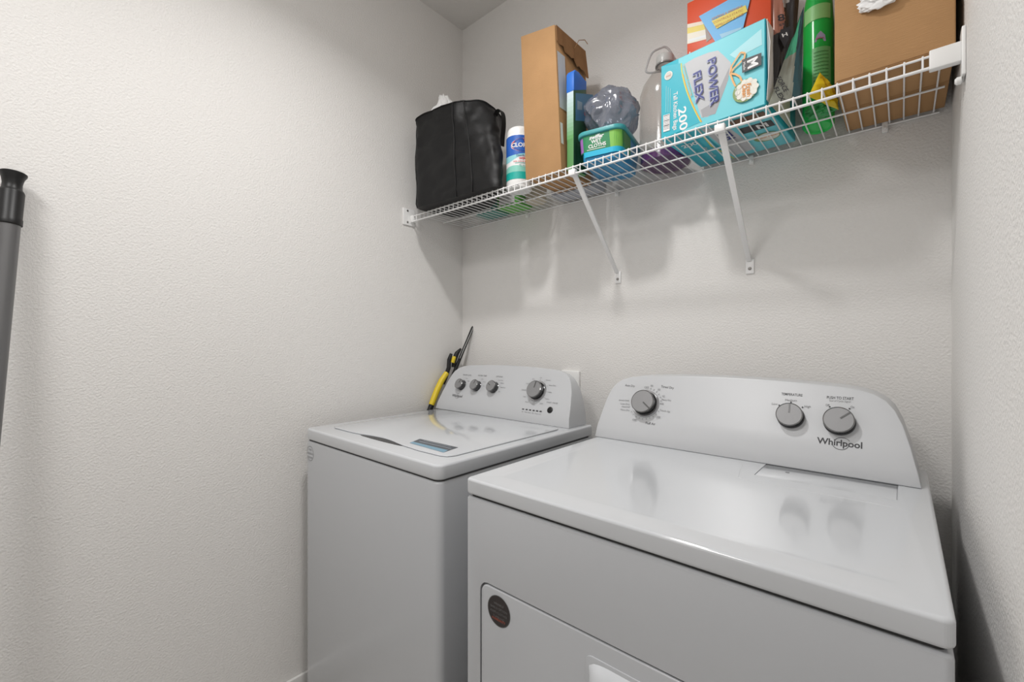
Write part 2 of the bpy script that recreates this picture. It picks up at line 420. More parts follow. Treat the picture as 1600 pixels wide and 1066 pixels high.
for j in range(12):
    a = math.radians(90-30*j); c_, s_ = math.cos(a), math.sin(a)
    cvw.line([(u+c_*.044, v+s_*.044), (u+c_*.048, v+s_*.048)], .0012, INKG)
    nm = ['Off', 'Normal', 'Heavy Duty', 'Bulky', 'Colors', 'Quick', 'Clean', 'Rinse', 'Soak', 'Delicate', 'Casual', 'Spin'][j]
    cvw.text(nm, u+c_*.053, v+s_*.053, .0068, INKG, align='L' if c_ > .2 else ('R' if c_ < -.2 else 'C'))
cvw.done('knob_lettering', W)
cvw = Canvas(wO, (1, 0, 0), wuy); u, v = cvw.uv(860, 640.5); cvw.text('START / PAUSE', u, v+.026, .0075, INKG, bold=.015); cvw.done('button_lettering', W); cvw = Canvas(wO, (1, 0, 0), wuy)
for j in range(6):
    u_, v_ = cvw.uv(817.5+27.5*j/5, 639.5+3.7*j/5); cvw.poly([(u_-.005, v_-.0022), (u_+.005, v_-.0022), (u_+.005, v_+.0022), (u_-.005, v_+.0022)], INK)
    cvw.text(['Fill', 'Wash', 'Rinse', 'Spin', 'Done', 'Lock'][j], u_, v_-.010, .006, INKG)
cvw.done('indicator_row', W); cvw = Canvas(wO, (1, 0, 0), wuy)
u, v = cvw.uv(714.5, 618.5); spiral_logo(cvw, u, v, .068, INK)
cvw.done('brand_logo', W)
P = at(859.5, 641, wO, wn)
uyM = wn.cross(Vector((1, 0, 0))).normalized(); Mb = Matrix(((1, uyM.x, wn.x, P.x), (0, uyM.y, wn.y, P.y), (0, uyM.z, wn.z, P.z), (0, 0, 0, 1)))
bm = bmesh.new(); lathe(bm, Mb, [(.0115, 0), (.0115, .002), (.010, .0032), (0, .0035)], 32); mk('start_button', bm, BLACKP, W)

# ================================================================ dryer
dx0, dx1, dyf, dyb, dz = .936, 1.675, -.843, -.20, .925
Dt = thing('clothes_dryer', ((dx0+dx1)/2, (dyf+dyb)/2, FZ), 'white front-loading clothes dryer on the right, nearest the camera', 'clothes dryer')
def temp(bm):
    me = bpy.data.meshes.new('c'); bm.to_mesh(me); bm.free(); o = bpy.data.objects.new('c', me); COL.objects.link(o); return o
def BOOL(c): return ('BOOLEAN', dict(operation='DIFFERENCE', object=c, solver='EXACT'))
doX0, doX1, doZ0, doZ1 = .9795, 1.632, .14, .7235
bm = bmesh.new(); prism(bm, rrect(doX0, doX1, doZ0, doZ1, .022, 6), lambda x, z: (x, dyf-.02, z), lambda x, z: (x, dyf+.010, z)); fixn(bm); c1 = temp(bm)
bm = bmesh.new(); prism(bm, rrect(dx0+.001, dx1-.001, dyf, dyb+.08, [.008, .008, .009, .009], 6), lambda x, y: (x, y, FZ+.02), lambda x, y: (x, y, dz-.0385)); fixn(bm)
mk('body', bm, BODY_SHADED, Dt, mods=[BEV(.006, 3, 50), BOOL(c1)], sharp=30)
bpy.data.objects.remove(c1)
bm = bmesh.new(); prism(bm, rrect(dx0+.008, dx1-.008, dyf+.008, dyb+.07, .008), lambda x, y: (x, y, dz-.0390), lambda x, y: (x, y, dz-.031)); fixn(bm)
mk('seal_strip', bm, GAP, Dt)
# top with a shallow pressed field and the lint door beside it
rec = [(.985, -.795), (1.628, -.795), (1.638, -.785), (1.638, -.475), (1.628, -.465), (1.385, -.465), (1.372, -.455), (1.362, -.40), (1.352, -.335), (1.34, -.328), (.985, -.328), (.975, -.338), (.975, -.785)]
cx_, cy_ = 1.30, -.56
bm = bmesh.new(); prism(bm, rec, lambda x, y: (x+(cx_-x)*.03, y+(cy_-y)*.04, dz-.0009), lambda x, y: (x+(x-cx_)*.05, y+(y-cy_)*.065, dz+.0025)); fixn(bm); c1 = temp(bm)
c1_co = [v.co.copy() for v in c1.data.vertices]
li = [(1.392, -.419), (1.627, -.419), (1.627, -.332), (1.392, -.332)]
bm = bmesh.new(); box(bm, 1.392, 1.627, -.419, -.30, dz-.003, dz+.004); c2 = temp(bm)
bm = bmesh.new(); prism(bm, rrect(dx0, dx1, dyf-.001, dyb+.08, [.006, .006, .012, .012], 8), lambda x, y: (x, y, dz-.0335), lambda x, y: (x, y, dz)); fixn(bm)
mk('top_cover', bm, ENAMEL, Dt, mods=[BEV(.009, 12, 50), BOOL(c1), BOOL(c2)], sharp=9)
bpy.data.objects.remove(c1); bpy.data.objects.remove(c2)
lint = mk('lint_door', B(1.3932, 1.6252, -.4178, -.312, dz-.0028, dz-.0003), ENAMEL, Dt, mods=[BEV(.0008, 2)])
bm = bmesh.new(); lathe(bm, T(1.443, -.352, dz-.0004), [(.004, 0), (.004, .0008), (0, .001)], 16); mk('lint_mark', bm, INKG, lint)
# door
bm = bmesh.new(); prism(bm, rrect(doX0+.0035, doX1-.0035, doZ0+.0035, doZ1-.0035, .02, 6), lambda x, z: (x, dyf-.0005, z), lambda x, z: (x, dyf+.0095, z)); fixn(bm)
door = mk('door', bm, BODY_SHADED, Dt, mods=[BEV(.003, 3, 50)])
bm = bmesh.new(); ho = rrect(1.232, 1.47, .60, .690, .014, 6)
prism(bm, ho, lambda x, z: (x, dyf-.0025, z), lambda x, z: (x, dyf, z)); fixn(bm)
hd = mk('handle', bm, BODY_SHADED, door, mods=[BEV(.0012, 2, 50)])
bm = bmesh.new(); N = 24; K = 14
g = []
for i in range(N+1):
    x = 1.240+(1.462-1.240)*i/N; e = math.sqrt(1-(1-min(1, min(i, N-i)/4.0))**2); row = []
    for j in range(K+1):
        t_ = j/K; z = .683-.010*(1-e)-t_*(.075-.02*(1-e)); bul = .022*math.sin(PI*min(1, t_*1.0))**.6*e
        row.append(bm.verts.new((x, dyf-.0024-bul, z)))
    g.append(row)
for a, b in zip(g, g[1:]):
    for j in range(K): bm.faces.new((a[j], b[j], b[j+1], a[j+1]))
fixn(bm); mk('handle_grip', bm, ENAMEL, hd, sharp=60)
cv = Canvas((0, dyf-.0006, 0), (1, 0, 0), (0, 0, 1)); u, v = cv.uv(779.5, 955.5)
cv.disc(u, v, .0305, ink('badge_rim', (.10, .10, .10), .25)); cv.disc(u, v, .029, ink('badge_dark', (.028, .022, .022), .25))
GR = ink('badge_text', (.14, .14, .14))
for k, s_ in enumerate(('WRINKLE', 'SHIELD OPTION', 'KEEPS CLOTHES', 'TUMBLING')): cv.text(s_, u, v+.013-.0085*k, .0062, GR)
cv.text('WARRANTY', u, v-.017, .0065, ink('badge_red', (.45, .08, .04)))
cv.done('round_badge', door, 'dark round badge')
# console
rows = [(.9255, .932, 1.662), (.94, .9345, 1.659), (.957, .937, 1.6555), (1.0, .9435, 1.6455), (1.04, .951, 1.634), (1.068, .961, 1.6215), (1.085, .973, 1.608), (1.098, .992, 1.588), (1.106, 1.018, 1.562), (1.110, 1.045, 1.535)]
dyF = lambda z: -.309+(max(0, z-.925)*.15 if z < .957 else .0048+(z-.957)*.44)
console('console', rows, dyF, lambda z: -.125-.03*max(0, (z-.925)/.2)**3, Dt, .009, .9255)
dO = Vector((0, dyF(1.0), 1.0)); duy = Vector((0, .44, 1)).normalized(); dn = Vector((1, 0, 0)).cross(duy)
cvd = Canvas(dO, (1, 0, 0), duy)
KD = []
for px, py, r, hh, ang, sk in [(1003, 626.5, .0335, .026, 128, .0405), (1232.5, 647, .0275, .022, 0, None), (1310, 655.5, .029, .022, 48, None)]:
    P = at(px, py, dO+dn*hh, dn)-dn*hh; KD.append(P); knob(Dt, P, dn, r, hh, ang, sk)
def newd(): return Canvas(dO, (1, 0, 0), duy)
cvd.textpx('TEMPERATURE', (1221, 615.5), (1254, 618), .0088, INK, bold=.012)
for s_, a, b in (('Low', (1206, 631), (1215, 631.5)), ('Medium', (1227, 625.2), (1245, 626)), ('High', (1257, 635.3), (1267, 635.8))): cvd.textpx(s_, a, b, .0075, INKG)
for q in ((1217.5, 633.5), (1236, 628.8), (1254, 636.8)): u, v = cvd.uv(*q); cvd.disc(u, v, .0018, INK, 12)
cvd.done('knob_lettering', Dt); cvd = newd()
cvd.textpx('PUSH TO START', (1292, 621), (1334, 623.5), .0092, INK, bold=.012)
cvd.textpx('End of Cycle Signal', (1296, 626), (1329, 628), .006, INKG)
for s_, a, b in (('Off', (1290, 633), (1296, 633.6)), ('On', (1329, 636), (1335, 636.6))): cvd.textpx(s_, a, b, .0075, INKG)
for q in ((1296.5, 636), (1327.5, 639)): u, v = cvd.uv(*q); cvd.disc(u, v, .0018, INK, 12)
cvd.done('knob_lettering', Dt); cvd = newd()
u, v = cvd.uv(1311, 692); spiral_logo(cvd, u, v, .083, INK)
cvd.done('brand_logo', Dt); cvd = newd()
cvd.textpx('Auto Dry', (977, 602), (992, 603.5), .0095, INK); cvd.textpx('Timed Dry', (1033, 604), (1053, 606.5), .0095, INK)
cvd.textpx('Fluff Air', (1009, 661), (1024, 663), .0095, INK)
for s_, a, b in (('Wrinkle Shield', (967, 625.6), (983, 626.2)), ('Less Dry', (970, 631), (984, 631.8)), ('Normal', (972, 635.6), (984, 636)), ('More Dry', (970, 640.2), (984, 641.5)), ('Heavy Dry', (1034, 624.4), (1049, 626)), ('Touch Up', (1031, 641), (1047, 643.6)), ('40', (1031, 631), (1037, 631.5))): cvd.textpx(s_, a, b, .0068, INKG)
u, v = uvp(cvd, KD[0])
for j in range(22):
    a = math.radians(80-13*j); c_, s_ = math.cos(a), math.sin(a)
    if 5 < j < 8 or 17 < j: continue
    cvd.line([(u+c_*.044, v+s_*.044), (u+c_*.049, v+s_*.049)], .0013, INKG)
    if j % 2 == 0 and j < 6: cvd.text(str(80-10*j), u+c_*.056, v+s_*.056, .0075, INKG)
cvd.text('OFF', u-.004, v+.048, .0078, INK); cvd.text('OFF', u+.045, v-.036, .0078, INK); cvd.text('OFF', u-.022, v-.052, .0078, INK)
cvd.done('knob_lettering', Dt)
for sx in (dx0+.05, dx1-.05):
    for sy in (dyf+.05, dyb-.0):
        bm = bmesh.new(); lathe(bm, T(sx, sy, FZ), [(0, 0), (.02, 0), (.02, .012), (.008, .014), (.008, .022), (0, .022)], 20); mk('foot', bm, BLACKP, Dt)

# wall box behind the washer
t = thing('outlet_box', (.645, 0, 1.04), 'white wall box just showing behind the right end of the washer console', 'wall box')
mk('cover', B(.60, .684, -.012, -.0005, .985, 1.098), PLAST, t, mods=[BEV(.003, 3)])
mk('socket', B(.62, .664, -.015, -.011, 1.005, 1.065), PLAST, t, mods=[BEV(.002, 2)])

# ================================================================ wire shelf
SZ, SY = 1.769, -.306; R1 = .0028
Sh = thing('wire_shelf', (.86, 0, SZ), 'white wire shelf running across the back wall above the machines', 'shelf')
bm = bmesh.new(); x = 1.690; k = 0
while x > .03:
    tube(bm, [(x, -.004, SZ), (x, SY, SZ)], .0017, 6); tube(bm, [(x, SY-.001, SZ), (x, SY-.001, SZ-.024)], .0017, 6); x -= .02705
mk('cross_wires', bm, WIRE, Sh)
def rail(nm, x0, x1, y, z, r): bm = bmesh.new(); tube(bm, [(x0, y, z), (x1, y, z)], r, 10); return mk(nm, bm, WIRE, Sh)
rail('front_rail', .012, 1.700, SY, SZ-.0035, R1*.85)
rail('lip_rail', .012, 1.700, SY, SZ-.026, R1*1.15)
rail('middle_rail', .03, 1.702, -.147, SZ-.0035, R1*.85)
rail('back_rail', .012, 1.700, -.006, SZ-.0035, R1*.85)
def strut(X, zf):
    bm = bmesh.new(); wd = .0085
    P = Vector((X, SY+.004, SZ-.018)); Q = Vector((X-.005, -.006, zf+.02)); d = (Q-P).normalized(); up = Vector((1, 0, 0)).cross(d).normalized()*.0035
    e = Vector((wd, 0, 0))
    hexa(bm, [P-e-up, P+e-up, P+e+up, P-e+up, Q-e*.8-up, Q+e*.8-up, Q+e*.8+up, Q-e*.8+up]); 
    box(bm, X-.012, X+.012, SY-.008, SY+.008, SZ-.031, SZ-.012)
    tube(bm, [P, Q], .004, 8); fixn(bm)
    s_ = mk('support_strut', bm, WIRE, Sh, mods=[BEV(.0015, 2)])
    bm = B(X-.0145, X+.0085, -.005, -.0005, zf-.019, zf+.024); mk('foot_plate', bm, WIRE, s_, mods=[BEV(.0015, 2)])
    bm = bmesh.new(); lathe(bm, Matrix.Translation((X-.003, -.005, zf-.004)) @ Matrix.Rotation(PI/2, 4, 'X'), [(.0052, 0), (.0045, .002), (0, .0026)], 16); mk('screw', bm, SCREW, s_)
strut(.8505, 1.447); strut(1.290, 1.438)
for X in (.845, 1.292, 1.60, .42):
    bm = bmesh.new(); box(bm, X-.006, X+.006, -.012, -.0005, SZ-.022, SZ+.004); tube(bm, [(X, -.0005, SZ-.013), (X, -.016, SZ-.013)], .004, 10)
    mk('wall_clip', bm, PLAST, Sh, mods=[BEV(.001, 2)])
# end bracket on the right wall
bm = bmesh.new(); box(bm, 1.672, 1.716, SY-.010, SY+.006, SZ-.033, SZ+.004); fixn(bm)
box(bm, 1.7155, 1.7213, SY-.016, SY+.024, SZ-.062, SZ+.028); e1 = mk('end_bracket', bm, PLAST, Sh, mods=[BEV(.0018, 3)])
bm = bmesh.new(); lathe(bm, Matrix.Translation((1.716, SY, SZ-.066)) @ Matrix.Rotation(-PI/2, 4, 'Y'), [(.007, 0), (.007, .006), (.004, .009), (0, .009)], 16); mk('screw_boss', bm, PLAST, e1)
bm = bmesh.new(); box(bm, .0003, .006, SY-.045, SY+.018, SZ-.045, SZ+.028); box(bm, .006, .022, SY-.008, SY+.008, SZ-.031, SZ-.001)
e2 = mk('end_bracket', bm, PLAST, Sh, mods=[BEV(.0018, 3)])
for q in (.018, -.032):
    bm = bmesh.new(); lathe(bm, Matrix.Translation((.006, SY-.022, SZ+q)) @ Matrix.Rotation(PI/2, 4, 'Y'), [(.0045, 0), (.004, .0015), (0, .002)], 14); mk('screw', bm, SCREW, e2)

D = SZ+.0022   # items stand on the wires
# ---------------------------------------------------------------- black tote bag
Bg = thing('tote_bag', (.30, -.26, D), 'black fabric tote bag at the left end of the wire shelf', 'bag')
bot = [(.105, -.350), (.22, -.348), (.34, -.342), (.45, -.336), (.525, -.325), (.535, -.29), (.455, -.24), (.41, -.19), (.34, -.155), (.22, -.15), (.12, -.155), (.095, -.25)]
topr = [(.100, -.350, 2.135), (.16, -.356, 2.148), (.325, -.345, 2.138), (.37, -.315, 2.142), (.41, -.275, 2.142), (.435, -.235, 2.125), (.437, -.19, 2.10), (.40, -.155, 2.10), (.32, -.14, 2.115), (.22, -.135, 2.125), (.13, -.15, 2.13), (.09, -.25, 2.13)]
NB, NH = 96, 40
def clos(pts, t):
    n = len(pts); x = (t % 1)*n; i = int(x); f = x-i; a, b, c, d = [Vector(pts[(i+k) % n]) for k in (-1, 0, 1, 2)]
    return .5*((2*b)+(c-a)*f+(2*a-5*b+4*c-d)*f*f+(3*b-a-3*c+d)*f**3)
bm = bmesh.new(); rings = []
for j in range(NH+1):
    t_ = j/NH; row = []
    for k in range(NB):
        u = k/NB; b_ = clos([(*p, 0) for p in bot], u); q = clos(topr, u)
        c_ = Vector((.30, -.25, 0)); p = Vector((b_.x, b_.y, 0)).lerp(Vector((q.x, q.y, 0)), t_**1.5)
        zb = D+.002; z = zb+(q.z-zb)*t_
        r_ = p-c_; bulge = .012*math.sin(PI*min(1, t_*1.05))+.006*fbm((p.x*3, p.y*3, z*3), 5, 2)
        if u > .45: bulge *= .4
        if t_ < .05: bulge -= .004*(1-t_/.05)
        n_ = r_.normalized(); wr = .005*fbm((p.x*1.5, p.y*1.5, z*3), 9, 3)+(.010*abs(noise.noise(Vector((u*13+z*3, z*5, 3))))-.008*abs(noise.noise(Vector((u*9-z*7, z*4, 8)))))*(1 if t_ > .05 else 0)
        p = p+n_*(bulge*.6+wr); row.append(bm.verts.new((p.x, p.y, z)))
    rings.append(row)
for a, b in zip(rings, rings[1:]):
    for k in range(NB): bm.faces.new((a[k], a[(k+1) % NB], b[(k+1) % NB], b[k]))
bm.faces.new(rings[0][::-1])
body_pts = [[v.co.copy() for v in r_] for r_ in rings]
inner = [bm.verts.new((v.co.x+(.29-v.co.x)*.04, v.co.y+(-.24-v.co.y)*.06, v.co.z-.002)) for v in rings[-1]]
low = [bm.verts.new((v.co.x+(.29-v.co.x)*.05, v.co.y+(-.24-v.co.y)*.08, v.co.z-.18)) for v in rings[-1]]
for k in range(NB):
    k2 = (k+1) % NB; bm.faces.new((rings[-1][k], rings[-1][k2], inner[k2], inner[k])); bm.faces.new((inner[k], inner[k2], low[k2], low[k]))
bm.faces.new(low)
mk('bag_body', bm, BLACKF, Bg, sharp=55)
def along(u, t): return body_pts[int(round(t*NH))][int(round(u*NB)) % NB]
for u in (0.0, 2.02/12, 2.75/12):
    bm = bmesh.new(); c_ = Vector((.30, -.25, 0)); pts = []
    for j in range(0, NH+1, 2):
        p = along(u, j/NH); n_ = Vector((p.x-c_.x, p.y-c_.y, 0)).normalized(); pts.append(p+n_*.001)
    tube(bm, pts, .0026, 8); mk('seam_piping', bm, BLACKF, Bg, sharp=60)
bm = bmesh.new(); tube(bm, [along(k/NB, 1)+Vector((0, 0, .001)) for k in range(NB)], .003, 8, closed=True); mk('rim_binding', bm, BLACKF, Bg, sharp=60)
bm = bmesh.new()
hp = [Vector(p) for p in [(.440, -.245, 2.06), (.462, -.245, 2.098), (.478, -.240, 2.100), (.490, -.238, 2.080), (.493, -.238, 2.04), (.487, -.238, 2.00), (.485, -.240, 1.96)]]
for i in range(2):
    hp = [hp[0]]+[x for a, b in zip(hp, hp[1:]) for x in (a*.75+b*.25, a*.25+b*.75)]+[hp[-1]]
for a, b in zip(hp, hp[1:]):
    hexa(bm, [a+Vector((0, -.011, 0)), a+Vector((.003, -.011, .001)), a+Vector((.003, .011, .001)), a+Vector((0, .011, 0)), b+Vector((0, -.011, 0)), b+Vector((.003, -.011, .001)), b+Vector((.003, .011, .001)), b+Vector((0, .011, 0))])
fixn(bm); mk('carry_handle', bm, BLACKF, Bg)
# white plastic peeking from the bag
bm = bmesh.new(); bmesh.ops.create_icosphere(bm, subdivisions=4, radius=1)
c0 = Vector((.185, -.262, 2.165))
for v in bm.verts:
    x, y, z = v.co; up = max(0, z)
    q = Vector((x*.075*(1-.55*up)-.03*up*up, y*.055*(1-.6*up), z*.09 if z < 0 else z*.095))
    v.co = c0+q*(1+.28*fbm(v.co, 2.2, 3))
tag(mk('plastic_liner', bm, TISSUE, origin=c0, sharp=25), 'crumpled white plastic sticking up out of the black tote bag', 'plastic bag')

# ---------------------------------------------------------------- wipes canister
cx_, cy_, R_ = .566, -.232, .0475
Cn = thing('wipes_canister', (cx_, cy_, D), 'white and blue canister of disinfecting wipes between black tote bag and tall carton', 'canister')
M_ = T(cx_, cy_, D)
hC = .225
bm = bmesh.new(); lathe(bm, M_, [(0, .003), (.040, .003), (.043, 0), (R_-.001, .003), (R_, .008), (R_, .19), (R_-.002, .195)], 56); mk('canister_body', bm, PLAST, Cn)
bm = bmesh.new(); lathe(bm, M_, [(R_-.002, .195), (R_-.0025, .199), (R_-.003, .212), (R_-.007, .222), (R_-.013, .226), (R_-.015, .223), (0, .222)], 56); mk('cap', bm, PLAST, Cn)
ph0 = math.atan2(CAM.y-cy_, CAM.x-cx_)+.32
def cw(u, v, w_): a = ph0+u/R_; return Vector((cx_+(R_+w_)*math.cos(a), cy_+(R_+w_)*math.sin(a), D+v))
cv = Canvas((0, 0, 0), (1, 0, 0), (0, 0, 1), warp=cw)
WH = ink('print_white', (.85, .85, .85)); CB = ink('label_royal', (.02, .12, .50)); CT = ink('label_teal', (.01, .42, .36)); CA = ink('label_aqua', (.30, .66, .72))
U0, U1 = -.125, .125
cv.band(U0, U1, .03, .188, WH, 48)
cv.band(U0, U1, lambda u: .122+.006*math.sin(u*30), lambda u: .188, CB, 48)
cv.band(U0, U1, lambda u: .105+.012*math.sin(u*40+1), lambda u: .122+.006*math.sin(u*30), CA, 48)
cv.band(U0, U1, .03, lambda u: .062+.008*math.sin(u*35+2), CT, 48)
cv.band(U0, U1, .056, lambda u: .070+.009*math.sin(u*28+2.6), ink('label_mint', (.25, .62, .52)), 48)
RED = ink('print_red', (.70, .03, .03)); NV = ink('print_navy', (.02, .03, .16))
def ov(rx, ry, m):
    cv.poly([(rx*math.cos(a)*(1 if abs(math.cos(a)) < .9 else 1.12), .152+ry*math.sin(a)) for a in [2*PI*k/28 for k in range(28)]], m)
ov(.042, .026, WH); ov(.0405, .0245, RED); ov(.036, .0205, NV)
cv.text('CLOROX', 0, .152, .021, WH, bold=.03)
cv.text('Disinfecting', 0, .114, .011, NV); cv.text('WIPES', 0, .1035, .012, RED, bold=.02); cv.text('Kills cold & flu viruses', 0, .093, .008, RED)
cv.line([(-.03+.006*i, .087) for i in range(11)], .0015, CT); cv.text('75 wipes', 0, .079, .009, CT)
cv.done('wrap_label', Cn, 'blue, white and teal label')
# small beige jar behind it
Jr = thing('round_jar', (.532, -.085, D), 'squat beige round tub standing behind the wipes canister, seen through the wires', 'tub')
bm = bmesh.new(); lathe(bm, T(.530, -.085, D), [(0, .002), (.035, .002), (.037, 0), (.042, .004), (.043, .06)], 40); mk('tub_body', bm, mat('beige_plastic', (.66, .60, .48), .4), Jr)
bm = bmesh.new(); lathe(bm, T(.530, -.085, D), [(.043, .06), (.045, .061), (.045, .074), (.042, .077), (0, .077)], 40); mk('lid', bm, PLAST, Jr)
# packs behind the tote bag
def soft_pack(name, x0, x1, y0, y1, h, m, label, cat, m2=None):
    t = thing(name, ((x0+x1)/2, (y0+y1)/2, D), label, cat)
    bm = bmesh.new(); box(bm, x0, x1, y0, y1, D, D+h); bmesh.ops.subdivide_edges(bm, edges=bm.edges, cuts=7, use_grid_fill=True)
    for v in bm.verts:
        f = fbm(v.co, 22, 2)*.005
        if v.co.z > D+.001: v.co += Vector((f, f*.7, f*.8))
    mk('wrapper', bm, m, t, mods=[SUB(1)], sharp=70)
    mk('front_sticker', B(x0+.02, x1-.02, y0-.0060, y0-.0050, D+.01, D+h-.01), m2 or PLAST, t)
soft_pack('sponge_pack', .345, .47, -.12, -.03, .06, mat('leaf_green', (.16, .50, .10), .5), 'bright green pack lying behind the tote bag, seen through the wires', 'pack')
soft_pack('cloth_pack', .205, .33, -.115, -.02, .05, mat('dull_teal', (.10, .30, .26), .5), 'dull teal folded pack in the back left corner of the shelf', 'pack')

# ---------------------------------------------------------------- tall carton
TB = thing('cardboard_box', (.72, -.2, D), 'tall narrow brown cardboard carton standing left of the blue and green packet', 'box')
y0, y1 = -.300, -.115
Pb = [(.653, y0, D), (.803, y0, D), (.803, y1, D), (.653, y1, D)]; zt = 2.274
tl = atY(813.5, 57, y0); tr = atY(866.5, 38, y0)
zt = (tl.z+tr.z)/2
Pt = [(tl.x, y0, tl.z), (tr.x, y0, tr.z), (tr.x, y1, tr.z-.004), (tl.x, y1, tl.z)]
bm = bmesh.new(); hexa(bm, Pb+Pt); mk('carton_body', bm, CARD, TB, mods=[BEV(.0025, 2)])
bm = bmesh.new()   # torn right-hand flap standing off the side
s0 = Vector((tr.x+.003, y0+.004, tr.z)); N = 16; a = []; b = []
for i in range(N+1):
    t_ = i/N; y = y0+.004+t_*.175
    jag = .016*noise.noise(Vector((t_*9, 2, 0)))
    a.append(Vector((tr.x+.002+.003*t_, y, tr.z-.001-.002*t_))); b.append(Vector((tr.x+.006+.012*t_+jag*.2, y, tr.z-.055-.05*t_+jag)))
va = [bm.verts.new(p) for p in a]; vb = [bm.verts.new(p) for p in b]
for i in range(N): bm.faces.new((va[i], va[i+1], vb[i+1], vb[i]))
mk('torn_flap', bm, CARDD, TB, mods=[('SOLIDIFY', dict(thickness=.002))])
cvt = Canvas(Vector((tr.x+.0, y0, 0)), (0, 1, 0), (0, 0, 1), warp=lambda u, v, w_: Vector((.803+(tr.x-.803)*(v-D)/(tr.z-D)+w_+.0008, y0+u, v)))
cvt.poly([(.006, 1.98), (.05, 1.98), (.05, 2.17), (.006, 2.17)], ink('paper_slip', (.62, .66, .70))); cvt.poly([(.004, 1.86), (.018, 1.86), (.018, 1.93), (.004, 1.93)], WH)
cvt.done('paper_slip', TB)
bm = bmesh.new()
q0 = Vector((tr.x+.012, y0+.10, tr.z-.035))
tube(bm, [q0, q0+Vector((.01, .012, .03)), q0+Vector((.022, .03, .035)), q0+Vector((.030, .036, .02))], .0012, 6); mk('torn_strip', bm, CARDD, TB)

# ---------------------------------------------------------------- blue/green packet
Pk = thing('refill_packet', (.825, -.2, D), 'thin upright packet, blue above and green below, against the tall carton', 'packet')
x0, x1, y0, y1 = .809, .836, -.278, -.200; ph = .328
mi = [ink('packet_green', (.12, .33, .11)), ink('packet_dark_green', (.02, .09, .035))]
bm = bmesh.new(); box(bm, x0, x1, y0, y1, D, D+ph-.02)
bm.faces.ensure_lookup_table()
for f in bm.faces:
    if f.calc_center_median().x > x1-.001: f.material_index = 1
mk('packet_body', bm, mi, Pk, mods=[BEV(.003, 3)])
bm = bmesh.new(); lo = D+ph-.02
prism(bm, [(y0, lo-.055), (y1, lo-.02), (y1, lo+.01), (y0+.07, lo+.008), (y0+.03, lo+.018), (y0+.008, lo+.016), (y0, lo+.004)], lambda y, z: (x0-.0015, y-.0015, z), lambda y, z: (x1+.0015, y-.0015, z)); fixn(bm)
mk('blue_cap', bm, ink('packet_blue', (.02, .16, .62)), Pk, mods=[BEV(.003, 3)])
cv = Canvas((x0, y0, D), (1, 0, 0), (0, 0, 1))
for i in range(12):
    t_ = i/11; c_ = [a*(1-t_)+b*t_ for a, b in zip((.14, .38, .13), (.62, .74, .80))]
    cv.poly([(.001, .10+.0132*i), (x1-x0-.001, .10+.0132*i), (x1-x0-.001, .1132+.0132*i), (.001, .1132+.0132*i)], ink('packet_fade_%d' % i, tuple(c_)), h=.0004)
cv.done('front_print', Pk)
cv = Canvas((x1, y0, D), (0, 1, 0), (0, 0, 1))
SB = ink('packet_sky', (.06, .22, .40))
cv.poly([(.01, .16), (.10, .19), (.12, .29), (.01, .25)], SB); cv.poly([(.02, .20), (.05, .21), (.05, .235), (.02, .23)], ink('packet_pale', (.30, .42, .52)))
cv.disc(.07, .205, .009, RED, 16); cv.poly([(.02, .02), (.12, .02), (.12, .10), (.02, .09)], ink('packet_mid', (.03, .14, .06)))
cv.done('side_print', Pk)

# ---------------------------------------------------------------- wet cloths tub
tx0, tx1, ty0, ty1, th = .862, 1.008, -.300, -.085, .098
ta = math.radians(10)
def trot(p): x, y = p[0]-tx0, p[1]-ty0; return Vector((tx0+x*math.cos(ta)-y*math.sin(ta), ty0+x*math.sin(ta)+y*math.cos(ta), p[2]))
Tb = thing('wet_cloth_tub', ((tx0+tx1)/2, (ty0+ty1)/2, D), 'rectangular plastic tub of wet cloths with turquoise lid and green and purple label', 'tub')
BL = mat('tub_blue', (.03, .27, .52), .3); 
bm = bmesh.new(); rs = []
for z, ins in ((0, .016), (.004, .011), (.05, .006), (th-.012, .002)):
    rs.append([bm.verts.new(trot((x, y, D+z))) for x, y in rrect(tx0+ins, tx1-ins, ty0+ins, ty1-ins, .028, 8)])
for a, b in zip(rs, rs[1:]):
    for k in range(len(a)): bm.faces.new((a[k], a[(k+1) % len(a)], b[(k+1) % len(a)], b[k]))
bm.faces.new(rs[0][::-1]); bm.faces.new(rs[-1]); tub = mk('tub_body', bm, BL, Tb)
bm = bmesh.new(); prism(bm, rrect(tx0-.004, tx1+.004, ty0-.004, ty1+.004, .032, 8), lambda x, y: trot((x, y, D+th-.014)), lambda x, y: trot((x, y, D+th))); fixn(bm)
mk('lid', bm, mat('lid_turquoise', (.06, .36, .38), .3), Tb, mods=[BEV(.003, 3, 50)])
ring_ = rrect(0, 1, 0, 1, 0)
def tubwrap(u, v, w_):
    # u runs along the front from the left side round the rounded corner to the right side
    t_ = v/th; ins = .006*(1-t_)+.001; X0, X1, Y0 = tx0+ins, tx1-ins, ty0+ins; r = .028; L = (X1-X0)-2*r; q = r*PI/2
    if u < -q: return Vector((X0-w_, Y0+r+(-q-u), D+v))
    if u < 0: a = PI*1.5+u/r; return Vector((X0+r+(r+w_)*math.cos(a), Y0+r+(r+w_)*math.sin(a), D+v))
    if u < L: return Vector((X0+r+u, Y0-w_, D+v))
    if u < L+q: a = PI*1.5+(u-L)/r; return Vector((X1-r+(r+w_)*math.cos(a), Y0+r+(r+w_)*math.sin(a), D+v))
    return Vector((X1+w_, Y0+r+(u-L-q), D+v))
cv = Canvas((0, 0, 0), (1, 0, 0), (0, 0, 1), warp=lambda u, v, w_: trot(tubwrap(u, v, w_)))
